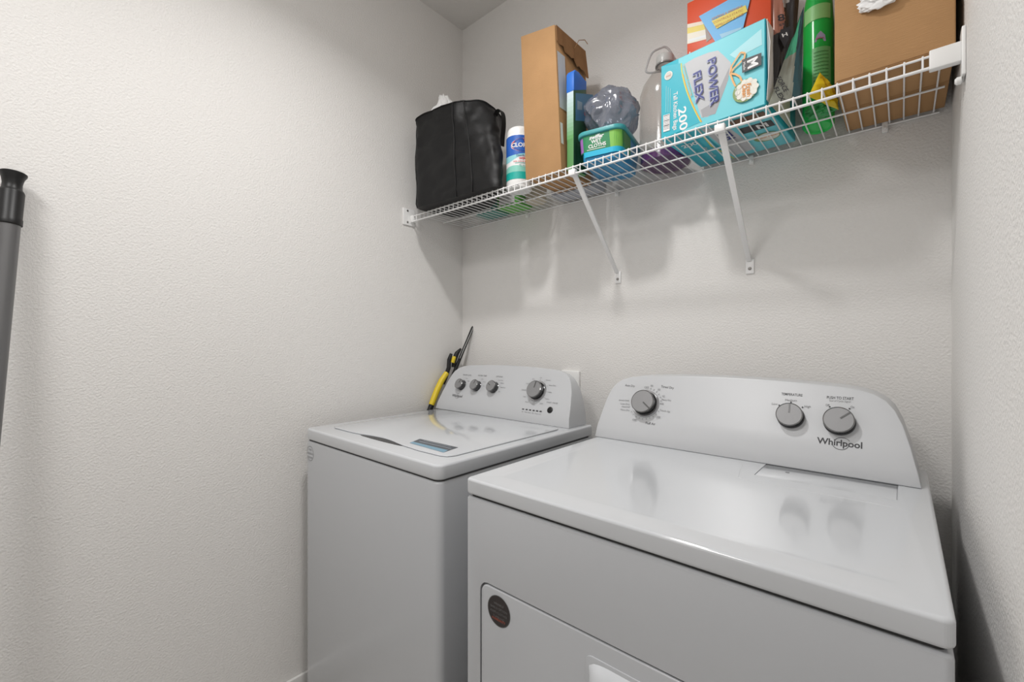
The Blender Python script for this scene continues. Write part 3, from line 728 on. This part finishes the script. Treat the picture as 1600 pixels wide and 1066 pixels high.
G1 = ink('tub_green', (.02, .24, .09)); G2 = ink('tub_lime', (.22, .52, .08)); PU = ink('tub_purple', (.35, .14, .48)); CY = ink('tub_cyan', (.02, .48, .72))
cv.band(-.04, .19, .033, .083, G1, 40); cv.band(.075, .115, lambda u: .033, lambda u: .083, G2, 8); cv.band(.115, .19, .045, .083, ink('tub_green_dark', (.06, .22, .05)), 12)
cv.band(-.04, -.012, .036, .080, PU, 8); cv.band(-.012, .15, .018, .034, CY, 24)
cv.text('swiffer', .034, .075, .017, WH, bold=.03, italic=.3)
cv.text('WET', .032, .0615, .015, WH, bold=.03); cv.text('CLOTHS', .034, .0485, .015, WH, bold=.03); cv.line([(0, .0385), (.06, .0385)], .0018, WH)
cv.done('wrap_label', Tb, 'green and purple wrap label')

# ---------------------------------------------------------------- grey plastic bag on the tub
GB = film('grey_film', (.66, .68, .74), .14, .2, body=(.24, .26, .32), bodyfac=.5, pwr=1.3)
c0 = Vector((.929, -.200, D+th+.074))
bm = bmesh.new(); bmesh.ops.create_icosphere(bm, subdivisions=6, radius=1)
for v in bm.verts:
    q = v.co.copy(); w1 = q*1.3+Vector((2, 5, 1))+.5*Vector((noise.noise(q*1.5), noise.noise(q*1.5+Vector((5, 5, 5))), 0))
    d = 1+.16*fbm(q, 1.1, 2)-.20*abs(noise.noise(w1*1.3))**.8-.05*abs(noise.noise(w1*3.1))-.012*abs(noise.noise(w1*7))
    v.co = c0+Vector((q.x*.094, q.y*.082, q.z*.092))*d
    v.co.z = max(v.co.z, D+th+.0008)
pb = mk('plastic_bag', bm, GB, origin=c0, sharp=180)
tag(pb, 'crumpled translucent grey plastic bag on top of the wet cloths tub', 'plastic bag')
# something white-grey bagged behind the tall carton
soft_pack('bagged_pack', .61, .80, -.10, -.012, .05, mat('milky_film', (.46, .48, .53), .35), 'pale grey wrapped pack behind the tall carton, seen through the wires', 'pack', mat('milky_film', (.46, .48, .53), .35))

# ---------------------------------------------------------------- clear jug with purple liquid
jx, jy, jr = 1.062, -.094, .0785
Jg = thing('plastic_jug', (jx, jy, D), 'large clear plastic jug with ring handle and purple liquid at the bottom', 'jug')
CL = film('clear_plastic', (.93, .915, .90), .14, .12, body=(.45, .41, .37), bodyfac=.08, pwr=2.2)
hj = .36
prof = [(0, .004), (.05, .004), (.066, .001), (.078, .008), (jr, .022)]
z = .03
while z < .19:
    prof += [(jr, z)]; z += .030
prof += [(jr, .205), (.078, .232), (.068, .262), (.050, .290), (.033, .310), (.026, .320), (.024, .325), (.024, .334)]
bm = bmesh.new(); lathe(bm, T(jx, jy, D), prof, 56); mk('jug_body', bm, CL, Jg, sharp=60)
bm = bmesh.new(); lathe(bm, T(jx, jy, D), [(.027, .330), (.0275, .332), (.0275, .352), (.025, .356), (0, .356)], 40); mk('cap', bm, film('milky_cap', (.85, .85, .85), .1, .3, body=(.72, .72, .70), bodyfac=.65), Jg)
bm = bmesh.new(); lathe(bm, T(jx, jy, D), [(.0235, .324), (.030, .324), (.030, .328), (.0235, .328)], 40); mk('neck_ring', bm, mat('neck_grey', (.25, .24, .23), .3), Jg)
bm = bmesh.new(); hc = Vector((jx-.020, jy-.012, D+.348)); e1_ = Vector((_c, _s, .0)).normalized(); e2_ = Vector((-.10, -.1, 1)).normalized()
hp = []
for k in range(28):
    a = 2*PI*k/28; x = .050*math.copysign(abs(math.cos(a))**.45, math.cos(a)); y = .036*math.copysign(abs(math.sin(a))**.45, math.sin(a))
    hp.append(hc+e1_*(x*(.86-.35*y/.038)+.010)+e2_*(y+x*.22))
tube(bm, hp, .0033, 8, closed=True); mk('ring_handle', bm, film('handle_plastic', (.85, .85, .85), .1, .25, body=(.62, .62, .62), bodyfac=.5), Jg, sharp=70)
bm = bmesh.new(); lathe(bm, T(jx, jy, D), [(0, .006), (.05, .006), (.064, .004), (.075, .010), (jr-.004, .024), (jr-.004, .040), (0, .040)], 48)
mk('purple_liquid', bm, film('purple_liquid', (.5, .12, .6), .03, .1, body=(.10, .004, .16), bodyfac=.9), Jg)

# ---------------------------------------------------------------- trash bag box
ang = math.radians(-4.0); ca, sa = math.cos(ang), math.sin(ang)
O3 = Vector((1.1285, -.284, D)); bw, bd, bh = .262, .272, .206
def tb(u, v, z): return Vector((O3.x+u*ca-v*sa, O3.y+u*sa+v*ca, D+.0028+z))
Tr = thing('trash_bag_box', tb(bw/2, bd/2, 0), 'turquoise and silver box of 200 tall kitchen bags in the middle of the shelf', 'box')
TQ = ink('box_turquoise', (.02, .45, .56)); TQL = ink('box_light_turquoise', (.16, .62, .70)); SIL = ink('box_silver', (.50, .51, .53)); SILD = ink('box_grey', (.34, .34, .36)); DB = ink('box_navy', (.02, .03, .22)); LIME = ink('box_lime', (.70, .62, .05)); ORG_ = ink('box_orange', (.75, .28, .03)); PK = ink('box_badge_white', (.80, .78, .70)); BK = ink('box_black', (.03, .03, .035)); OLV = ink('box_olive', (.22, .32, .10))
bm = bmesh.new(); hexa(bm, [tb(0, 0, 0), tb(bw, 0, 0), tb(bw, bd, 0), tb(0, bd, 0), tb(0, 0, bh), tb(bw, 0, bh), tb(bw, bd, bh), tb(0, bd, bh)])
mk('carton_body', bm, TQ, Tr, mods=[BEV(.002, 2)])
cv = Canvas(tb(0, 0, 0), (ca, sa, 0), (0, 0, 1)); V_ = cv.uv
e = .002
cv.poly([(.06, e), (bw-e, e), (bw-e, bh-e), (.05, bh-e)], TQL)
cv.poly([(1070, 100), (1085, 91), (1108, 82), (1122, 79), (1130, 86), (1142, 98), (1143, 112), (1134, 124), (1126, 150), (1122, 168), (1114, 176), (1106, 183), (1096, 184), (1088, 160), (1078, 130)], SIL, px=True)
cv.poly([(1095, 172), (1115, 160), (1132, 122), (1140, 105), (1138, 125), (1118, 178), (1098, 184)], SILD, px=True)
cv.poly([(1140, 86), (1190, 45), (1191, 70), (1150, 92)], ink('box_sky', (.38, .74, .80)), px=True)
def curve(o, n=16): return [(1064+o+31*(k/n)**1.7*1.0, 99+92*(k/n)) for k in range(n+1)]
L_ = [cv.uv(*p) for p in curve(0)]
cv.poly([(e, bh-e), (e, e)]+[(max(a, .004), min(max(b, e), bh-e)) for a, b in L_[::-1]], TQ)
cv.line(curve(.6), .0030, LIME, px=True); cv.line(curve(2.0)[3:], .0016, ORG_, px=True)
cv.textpx('200', (1066, 168), (1069, 203), .030, WH, bold=.02)
cv.textpx('Tall Kitchen Bags', (1056, 144), (1056, 203), .0165, WH, bold=.012)
for k in range(3): cv.line([(1041.5+3.2*k, 135+2*k), (1041+3.3*k, 176)], .0015, ink('box_faint', (.30, .66, .72)), px=True)
u, v = V_(1045, 118.5); cv.disc(u, v, .0115, PK); cv.disc(u, v, .0095, ink('box_seal', (.62, .60, .55))); cv.text('seal', u, v, .009, ink('print_brick', (.5, .12, .08)))
cv.poly([(1037, 181), (1047, 178), (1047, 204), (1037, 207)], WH, px=True)
for k in range(9):
    y = 182+2.6*k; cv.line([(1037.6, y+.2), (1046.4, y-2.4)], .0007+.0010*(k % 3 == 0), BK, px=True)
cv.textpx('POWER', (1112, 92), (1117, 165), .030, ink('print_shadow', (.40, .43, .55)), bold=.05); cv.textpx('POWER', (1113, 92), (1118, 164), .0285, DB, bold=.018)
cv.textpx('FLEX', (1089, 113), (1094, 160), .030, ink('print_shadow', (.40, .43, .55)), bold=.05); cv.textpx('FLEX', (1090, 113), (1095, 159), .0285, DB, bold=.018)
cv.textpx('Unscented drawstring', (1069, 102), (1082, 150), .007, ORG_)
# drawstring loops
cv.line([(1150, 136), (1146, 128), (1142, 117), (1144, 104), (1152, 92), (1158, 83), (1165, 84), (1164, 92), (1156, 100), (1147, 108), (1142, 117)], .0042, ink('drawstring', (.80, .42, .14)), px=True)
cv.line([(1142, 116), (1150, 117), (1157, 121), (1160, 128)], .0045, ink('drawstring', (.80, .42, .14)), px=True)
u, v = V_(1165, 142.5); cv.disc(u, v, .0285, OLV, ry=.027); cv.disc(u+.004, v+.001, .024, PK, ry=.024)
for k in range(10): cv.disc(u+.004+.021*math.cos(k*PI/5), v+.001+.021*math.sin(k*PI/5), .006, PK, 12)
cv.textpx('Fresh', (1171, 131), (1172, 152), .014, ORG_, bold=.02, italic=.2); cv.textpx('Clean', (1164, 133), (1165, 153), .014, ORG_, bold=.02, italic=.2)
cv.textpx('SCENT', (1151.5, 139), (1152.5, 155), .007, WH)
cv.poly([(1160.5, 95.5), (1191, 84), (1191, 103), (1161, 116)], BK, px=True)
cv.textpx('M', (1177, 93), (1178, 106), .032, WH, bold=.03); cv.textpx('Made', (1164, 99), (1165, 111), .008, WH)
cv.done('front_print', Tr, 'silver and turquoise printed front with dark blue lettering')
# printed underside
cv = Canvas(tb(0, 0, 0), (ca, sa, 0), (sa, -ca, 0)); cv.O = tb(0, bd, 0)
cv.poly([(.10, .002), (bw-.002, .002), (bw-.002, bd-.002), (.10, bd-.002)], TQL); cv.poly([(.105, .02), (.17, .03), (.16, bd-.05), (.105, bd-.01)], SIL)
cv.line([(.10, .0), (.085, bd*.5), (.10, bd)], .004, LIME)
cv.poly([(.175, .15), (.25, .145), (.25, .185), (.175, .19)], BK); cv.text('M', .225, .166, .036, WH, bold=.03); cv.text('FLEX', .14, .18, .034, DB, rot=90, bold=.03)
cv.disc(.215, .09, .032, OLV, ry=.030); cv.disc(.218, .09, .026, PK); cv.text('Fresh Clean', .217, .09, .011, ORG_, bold=.02); cv.text('200', .045, .19, .03, WH, bold=.02); cv.text('Tall Kitchen Bags', .065, .1, .013, WH, rot=90)
cv.poly([(.17, .215), (.25, .21), (.25, .245), (.17, .25)], ink('box_brown', (.16, .08, .04)))
cv.done('underside_print', Tr)
bm = bmesh.new()     # open white end flap on the right
a = tb(bw+.0012, .004, .012); b = tb(bw+.0012, .004, bh-.002); c_ = tb(bw+.003, .20, bh-.002); d_ = tb(bw+.003, .20, .012); m_ = tb(bw+.014, .004, bh*.55)
vs = [bm.verts.new(p) for p in (a, tb(bw+.006, -.001, bh*.3), tb(bw+.010, -.002, bh*.7), b, c_, d_)]; bm.faces.new(vs)
mk('end_flap', bm, PLAST, Tr, mods=[('SOLIDIFY', dict(thickness=.0008))])

# ---------------------------------------------------------------- red dryer sheet box on top
Rz = D+bh+.0036
Rb = thing('dryer_sheet_box', (1.27, -.1, Rz), 'red box of dryer sheets with blue and yellow flap, standing on the turquoise box', 'box')
RD = ink('box_red', (.80, .085, .02)); rx0, rx1, ry0, ry1, rh = 1.152, 1.372, -.150, -.03, .24
mk('carton_body', B(rx0, rx1, ry0, ry1, Rz, Rz+rh), RD, Rb, mods=[BEV(.002, 2)])
cv = Canvas((rx0, ry0, Rz), (1, 0, 0), (0, 0, 1))
YL = ink('print_yellow', (.85, .66, .10)); RB_ = ink('print_sky', (.16, .50, .88)); RPK = ink('box_pale', (.80, .66, .50))
W2 = rx1-rx0
cv.poly([(1074, 43), (1100, 37), (1105, 60), (1074, 69)], YL, px=True); cv.poly([(1074, 53), (1103, 46), (1105, 61), (1074, 69)], ink('box_cream', (.88, .80, .68)), px=True); cv.poly([(1074, 38), (1098, 33), (1100, 38), (1074, 44)], ink('box_cream2', (.88, .74, .60)), px=True)
cv.poly([(1076, 62), (1104, 54), (1105, 58), (1076, 66)], WH, px=True)
cv.poly([(1096, 28), (1112, 60), (1104, 66), (1102, 45)], ink('box_weave', (.36, .28, .25)), px=True)
cv.textpx('bounce', (1077, 85), (1106, 75), .019, WH, bold=.03)
cv.done('front_print', Rb); cv = Canvas((rx0, ry0, Rz), (1, 0, 0), (0, 0, 1))
cv.line([(1160, 45), (1200, 30)], .004, ink('print_orange', (.80, .30, .04)), px=True)
cv.done('orange_stripe', Rb)
bm = bmesh.new(); q = [cv_ for cv_ in (atY(1092, 25.5, ry0-.004), atY(1118, 66, ry0-.006), atY(1160, 48, ry0-.006), atY(1177, -22, ry0-.004))]
va = [bm.verts.new(p) for p in q]; bm.faces.new(va)
fl = mk('tear_flap', bm, RB_, Rb, mods=[('SOLIDIFY', dict(thickness=.0012))])
cv = Canvas((rx0, ry0-.0066, Rz), (1, 0, 0), (0, 0, 1))
cv.poly([(1112, 33), (1165, 8), (1168, 18), (1120, 45)], YL, px=True)
for k in range(3): cv.textpx(['SOFTENS & FRESHENS', 'CONTROLS STATIC', 'REPELS LINT & HAIR'][k], (1112+3*k, 30+6*k), (1160+1*k, 9.5+6*k), .009, ink('print_amber', (.55, .22, .02)), bold=.01)
cv.poly([(1128, 60), (1158, 46), (1160, 42), (1124, 54)], ink('print_paleblue', (.35, .62, .82)), px=True)
cv.done('flap_print', fl)

# ---------------------------------------------------------------- pouches between boxes and bottle
def pouch(name, P, thick, mats, label, cat, seed=1, body='pouch_body', fn=None):
    """a thin filled bag between four corner points (bottom front, bottom back, top back, top front)"""
    P = [Vector(p) for p in P]; c = sum(P, Vector())/4; n = (P[1]-P[0]).cross(P[3]-P[0]).normalized()
    t = thing(name, (c.x, c.y, D), label, cat); bm = bmesh.new(); N = 28; G = {}
    for sd in (1, -1):
        for i in range(N+1):
            for j in range(N+1):
                if sd == -1 and (i in (0, N) or j in (0, N)): G[(sd, i, j)] = G[(1, i, j)]; continue
                s_, t_ = i/N, j/N; p = P[0].lerp(P[1], s_).lerp(P[3].lerp(P[2], s_), t_)
                prof = (math.sin(PI*s_)*math.sin(PI*t_))**.5
                p = p+n*(sd*thick*prof+thick*.9*prof*fbm((s_*1.3+seed, t_*1.3, sd), 3.2, 3)); p.z = max(p.z, D+.0005)
                G[(sd, i, j)] = bm.verts.new(p)
        for i in range(N):
            for j in range(N):
                f = [G[(sd, i, j)], G[(sd, i+1, j)], G[(sd, i+1, j+1)], G[(sd, i, j+1)]]
                if sd == -1: f = f[::-1]
                try:
                    fc = bm.faces.new(f)
                    if fn: fc.material_index = fn(i/N, j/N)
                except ValueError: pass
    mk(body, bm, mats, t, sharp=70); return t
SM = mat('smoky_film', (.30, .28, .27), .22); KB = mat('pouch_black', (.025, .022, .022), .25); KR = mat('pouch_brown', (.30, .12, .08), .3); KW = mat('pouch_white', (.70, .70, .69), .3)
p1 = pouch('zip_pouch', [atY(1207, 145, -.262), atY(1238, 130, -.24), atY(1254, -70, -.20), atY(1209, -60, -.23)], .005, [KB, KR, SM, KW], 'black and white plastic pouch squeezed beside the turquoise box', 'pouch', 2,
           fn=lambda s, t: 1 if (s < .45-.9*abs(t-.5) and t > .42) else (0 if t < .50+.25*s else (3 if t > .70 else 2)))
PG = mat('pouch_green', (.05, .30, .17), .25); PG2 = mat('pouch_silver', (.24, .25, .21), .22); PGD = mat('pouch_deep', (.02, .06, .07), .25)
p2 = pouch('foil_pouch', [atY(1200, 165, -.300), atY(1251, 160, -.280), atY(1256, 10, -.205), atY(1246, 35, -.215)], .004, [PG2, PG, PGD], 'greenish foil pouch leaning left of the green bottle', 'pouch', 7,
           fn=lambda s, t: 2 if (s > .72-.2*t) else (1 if t > .5 else 0))
def pouch_print(root, px, body, items, nm):
    n = (Vector(px[1])-Vector(px[0])).cross(Vector(px[2])-Vector(px[0])).normalized()
    if n.dot(CAM-Vector(px[0])) < 0: n.negate()
    uy_ = Vector((0, 0, 1)); uy_ = (uy_-n*uy_.dot(n)).normalized(); ux_ = uy_.cross(n)
    cv = Canvas(Vector(px[0])+n*body, ux_, uy_)
    for st, a, b, sz, m in items:
        if st: cv.textpx(st, a, b, sz, m, bold=.02)
        else: cv.poly(a, m, px=True)
    cv.done(nm, root)
KD2 = ink('pouch_ink', (.02, .02, .025))
pouch_print(p1, [atY(1207, 145, -.262), atY(1238, 130, -.24), atY(1254, -70, -.20)], .0115, [('8', (1215, 29), (1226, 26), .024, KD2), ('ss', (1217, 39), (1226, 36.5), .012, KD2), (None, [(1219, 47), (1234, 41), (1232, 62), (1226, 75), (1218, 60)], 0, 0, KD2), ('H', (1222, 56), (1230, 53), .013, KW)], 'front_print')
pouch_print(p2, [atY(1200, 165, -.300), atY(1251, 160, -.280), atY(1256, 10, -.205)], .0105, [('FORCE', (1216, 121), (1229, 143), .014, KD2), ('FLEX', (1212, 137), (1224, 158), .014, KD2)], 'front_print')

# ---------------------------------------------------------------- green bottle
gx, gy = 1.468, -.085
Gb = thing('green_bottle', (gx, gy, D), 'bright green plastic bottle of cleaner between the foil pouch and the big carton', 'bottle')
GP = mat('bottle_green', (.02, .60, .10), .22)
Ms = Matrix.Translation((gx, gy, D)) @ Matrix.Diagonal((1, 1.25, 1, 1))
bm = bmesh.new(); lathe(bm, Ms, [(0, .004), (.026, .004), (.030, .0), (.0345, .006), (.035, .06), (.0345, .13), (.033, .20), (.0335, .26), (.031, .32), (.024, .36), (.014, .39), (.014, .405)], 48); mk('bottle_body', bm, GP, Gb, sharp=60)
bm = bmesh.new(); lathe(bm, T(gx, gy, D), [(.017, .395), (.018, .397), (.018, .425), (.016, .43), (0, .43)], 32); mk('cap', bm, PLAST, Gb)
gph = math.atan2((CAM.y-gy), CAM.x-gx)
def gw(u, v, w_):
    a = gph+u/.035; r = .0348-(.0015 if v > .15 else 0)*min(1, (v-.15)/.05 if v > .15 else 0)+w_+.0006; return Vector((gx+r*math.cos(a), gy+1.25*r*math.sin(a), D+v))
cv = Canvas((0, 0, 0), (1, 0, 0), (0, 0, 1), warp=gw)
LG = ink('label_light_green', (.22, .66, .26)); PL = ink('label_lilac', (.48, .46, .70))
cw2 = Canvas((0, 0, 0), (1, 0, 0), (0, 0, 1), warp=gw)
cv.band(-.012, .03, .09, .19, LG, 12); cw2.band(-.035, .03, .262, .30, ink('label_pale_green', (.36, .78, .30)), 16)
for k in range(9): cv.line([(-.009+.004*i, .105+.009*k) for i in range(9)], .0012, ink('label_green_text', (.02, .20, .04)))
cw2.done('neck_band', Gb); cw2 = Canvas((0, 0, 0), (1, 0, 0), (0, 0, 1), warp=gw); cw2.poly([(-.008+.0*0, .205), (.018, .203), (.016, .218), (.006, .230), (-.002, .222)], PL); cw2.line([(-.004, .212), (.002, .213), (.008, .212), (.013, .211)], .003, ink('label_pink', (.55, .20, .35)))
cv.band(-.012, .03, .078, .086, ink('label_gold', (.45, .50, .08)), 10)
cv.done('wrap_label', Gb); cw2.done('logo_patch', Gb)
YC = mat('yellow_wrap', (.82, .62, .02), .35)
c0 = Vector((1.485, -.238, D+.034))
def folded(name, c0, dims, m, seed):
    bm = bmesh.new(); bmesh.ops.create_icosphere(bm, subdivisions=5, radius=1)
    for v in bm.verts:
        q = v.co.copy(); k = q*1.6+Vector((seed, 2, seed))
        d = 1-.55*abs(noise.noise(k))-.28*abs(noise.noise(k*2.3))+.15*noise.noise(k*.7)-.08*abs(noise.noise(k*6))
        v.co = c0+Vector((q.x*dims[0], q.y*dims[1], q.z*dims[2]))*d; v.co.z = max(v.co.z, D+.0006)
    return mk(name, bm, m, origin=c0, sharp=40)
yw = pouch('yellow_wrapper', [atY(1263, 151, -.272), atZ(1311, 172, D+.004), atY(1303, 138, -.205), atY(1281, 113, -.25)], .009, YC, 'crumpled yellow wrapper in front of the green bottle', 'wrapper', 4, body='wrapper_film')
GC = mat('green_wrap', (.04, .34, .10), .3)
c0 = Vector((1.482, -.160, D+.016)); tag(folded('green_wrapper', c0, (.036, .030, .024), GC, 8.1), 'small crumpled green wrapper at the front edge of the shelf under the yellow one', 'wrapper')

# ---------------------------------------------------------------- big carton
Lb = thing('cardboard_box', (1.62, -.155, D), 'big square brown cardboard carton at the right end of the shelf', 'box')
x0, x1, y0, y1, z0, z1 = 1.522, 1.7095, -.297, -.012, D+.001, D+.45
bm = bmesh.new(); box(bm, x0, x1, y0, y1, z0+.002, z1); mk('carton_body', bm, CARD, Lb, mods=[BEV(.003, 3)])
bm = bmesh.new(); box(bm, x0+.001, x1-.001, y0+.001, (y0+y1)/2-.0012, z0-.0005, z0+.0022); box(bm, x0+.001, x1-.001, (y0+y1)/2+.0012, y1-.001, z0-.0005, z0+.0022)
mk('bottom_flap', bm, CARD, Lb, mods=[BEV(.0008, 2)])
bm = bmesh.new(); box(bm, x0+.004, x1-.002, y0-.0006, y0+.001, z0+.0052, z0+.0062); mk('fold_crease', bm, CARDD, Lb)
bm = bmesh.new(); box(bm, 1.583, 1.655, y0-.0008, y0+.001, 1.936, 1.962); mk('hand_hole', bm, mat('hole_dark', (.03, .02, .015), .9), Lb, mods=[BEV(.0004, 1)])
c0 = atY(1378, -4, y0-.008); bm = bmesh.new(); bmesh.ops.create_icosphere(bm, subdivisions=4, radius=1)
for v in bm.verts:
    q = v.co.copy(); d_ = 1+.5*fbm(q, 1.8, 3); v.co = c0+Vector((q.x*.034, q.y*.010, q.z*.018))*d_
tag(mk('white_rag', bm, TISSUE, origin=c0, sharp=25), 'crumpled white plastic poking from the hand hole of the big carton', 'plastic bag')

# ---------------------------------------------------------------- yellow and black tool in the corner
Yt = thing('folding_squeegee', (.035, -.78, FZ), 'long black and yellow handled tool leaning in the corner behind the washer', 'cleaning tool')
def yp(px, py, X): p = atX(px, py, X); return p
top_ = yp(742.5, 505, .075); a1 = yp(716, 566, .045)
bm = bmesh.new(); q = [top_, yp(738, 513, .070), yp(730, 533, .062), yp(722, 552, .052), yp(713, 574, .042), yp(700, 606, .036)]
tube(bm, q, [.004, .007, .0075, .008, .009, .009], 12); mk('slim_shaft', bm, BLACKP, Yt, sharp=60)
bm = bmesh.new(); q = [yp(740.5, 508, .070)+Vector((0, -.004, 0)), yp(728, 536, .060)+Vector((0, -.004, 0)), yp(718, 560, .048)+Vector((0, -.006, 0))]
tube(bm, [p+Vector((.008, 0, 0)) for p in q], .0022, 8); mk('shaft_edge', bm, mat('steel_edge', (.45, .45, .45), .3, metal=.8), Yt)
bm = bmesh.new(); q = [yp(720, 545, .050), yp(714, 552, .045), yp(710, 562, .040), yp(708, 574, .038)]; tube(bm, q, [.005, .011, .012, .008], 12); mk('pivot', bm, BLACKP, Yt, sharp=60)
bm = bmesh.new(); q = [yp(710, 557, .048), yp(707, 567, .044)]; tube(bm, q, [.009, .010], 10); mk('clip', bm, YEL, Yt, mods=[BEV(.002, 2)])
bm = bmesh.new(); q = [yp(705, 553, .035), yp(702, 562, .034), yp(701, 575, .033), yp(696, 590, .032), yp(692, 600, .03)]; tube(bm, q, [.007, .010, .010, .011, .010], 12); mk('grip_neck', bm, BLACKP, Yt, sharp=60)
bm = bmesh.new(); q = [yp(698, 583, .033), yp(690, 595, .031), yp(683, 610, .030), yp(676, 628, .029), yp(674, 633, .029)]; tube(bm, q, [.0125, .014, .0145, .014, .013], 14); mk('yellow_grip', bm, YEL, Yt, sharp=60)
bm = bmesh.new(); q = [yp(676, 629, .0285), yp(671, 642, .028), Vector((.028, -.42, .64)), Vector((.03, -.62, .28)), Vector((.032, -.77, FZ+.002))]; tube(bm, q, [.0125, .012, .011, .011, .012], 14); mk('lower_pole', bm, BLACKP, Yt, sharp=60)

# ---------------------------------------------------------------- grey pole at the left edge
tp = atX(21, 270, .036); bt = Vector((.20, -1.585, FZ))
ax = (tp-bt).normalized(); L = (tp-bt).length
Gp = thing('telescopic_pole', bt, 'grey metal pole with a black flared cap leaning on the left wall', 'pole')
zx = Vector((0, 1, 0)).cross(ax).normalized(); zy = ax.cross(zx)
Mp = Matrix(((zx.x, zy.x, ax.x, bt.x), (zx.y, zy.y, ax.y, bt.y), (zx.z, zy.z, ax.z, bt.z), (0, 0, 0, 1)))
R0 = .0205
bm = bmesh.new(); lathe(bm, Mp, [(0, 0), (R0, 0), (R0, L-.118), (0, L-.118)], 40); mk('tube', bm, GREYP, Gp)
bm = bmesh.new(); lathe(bm, Mp, [(R0, L-.13), (R0+.0028, L-.128), (R0+.0028, L-.115), (R0+.0015, L-.113), (R0+.002, L-.05), (R0+.0005, L-.046)], 40); mk('collar', bm, BLACKP, Gp)
bm = bmesh.new(); lathe(bm, Mp, [(R0+.0005, L-.046), (R0-.003, L-.040), (R0-.0035, L-.028), (R0-.001, L-.014), (R0+.003, L-.006), (R0+.0035, L-.002), (R0+.001, L), (0, L-.001)], 40); mk('flared_cap', bm, BLACKP, Gp, sharp=50)
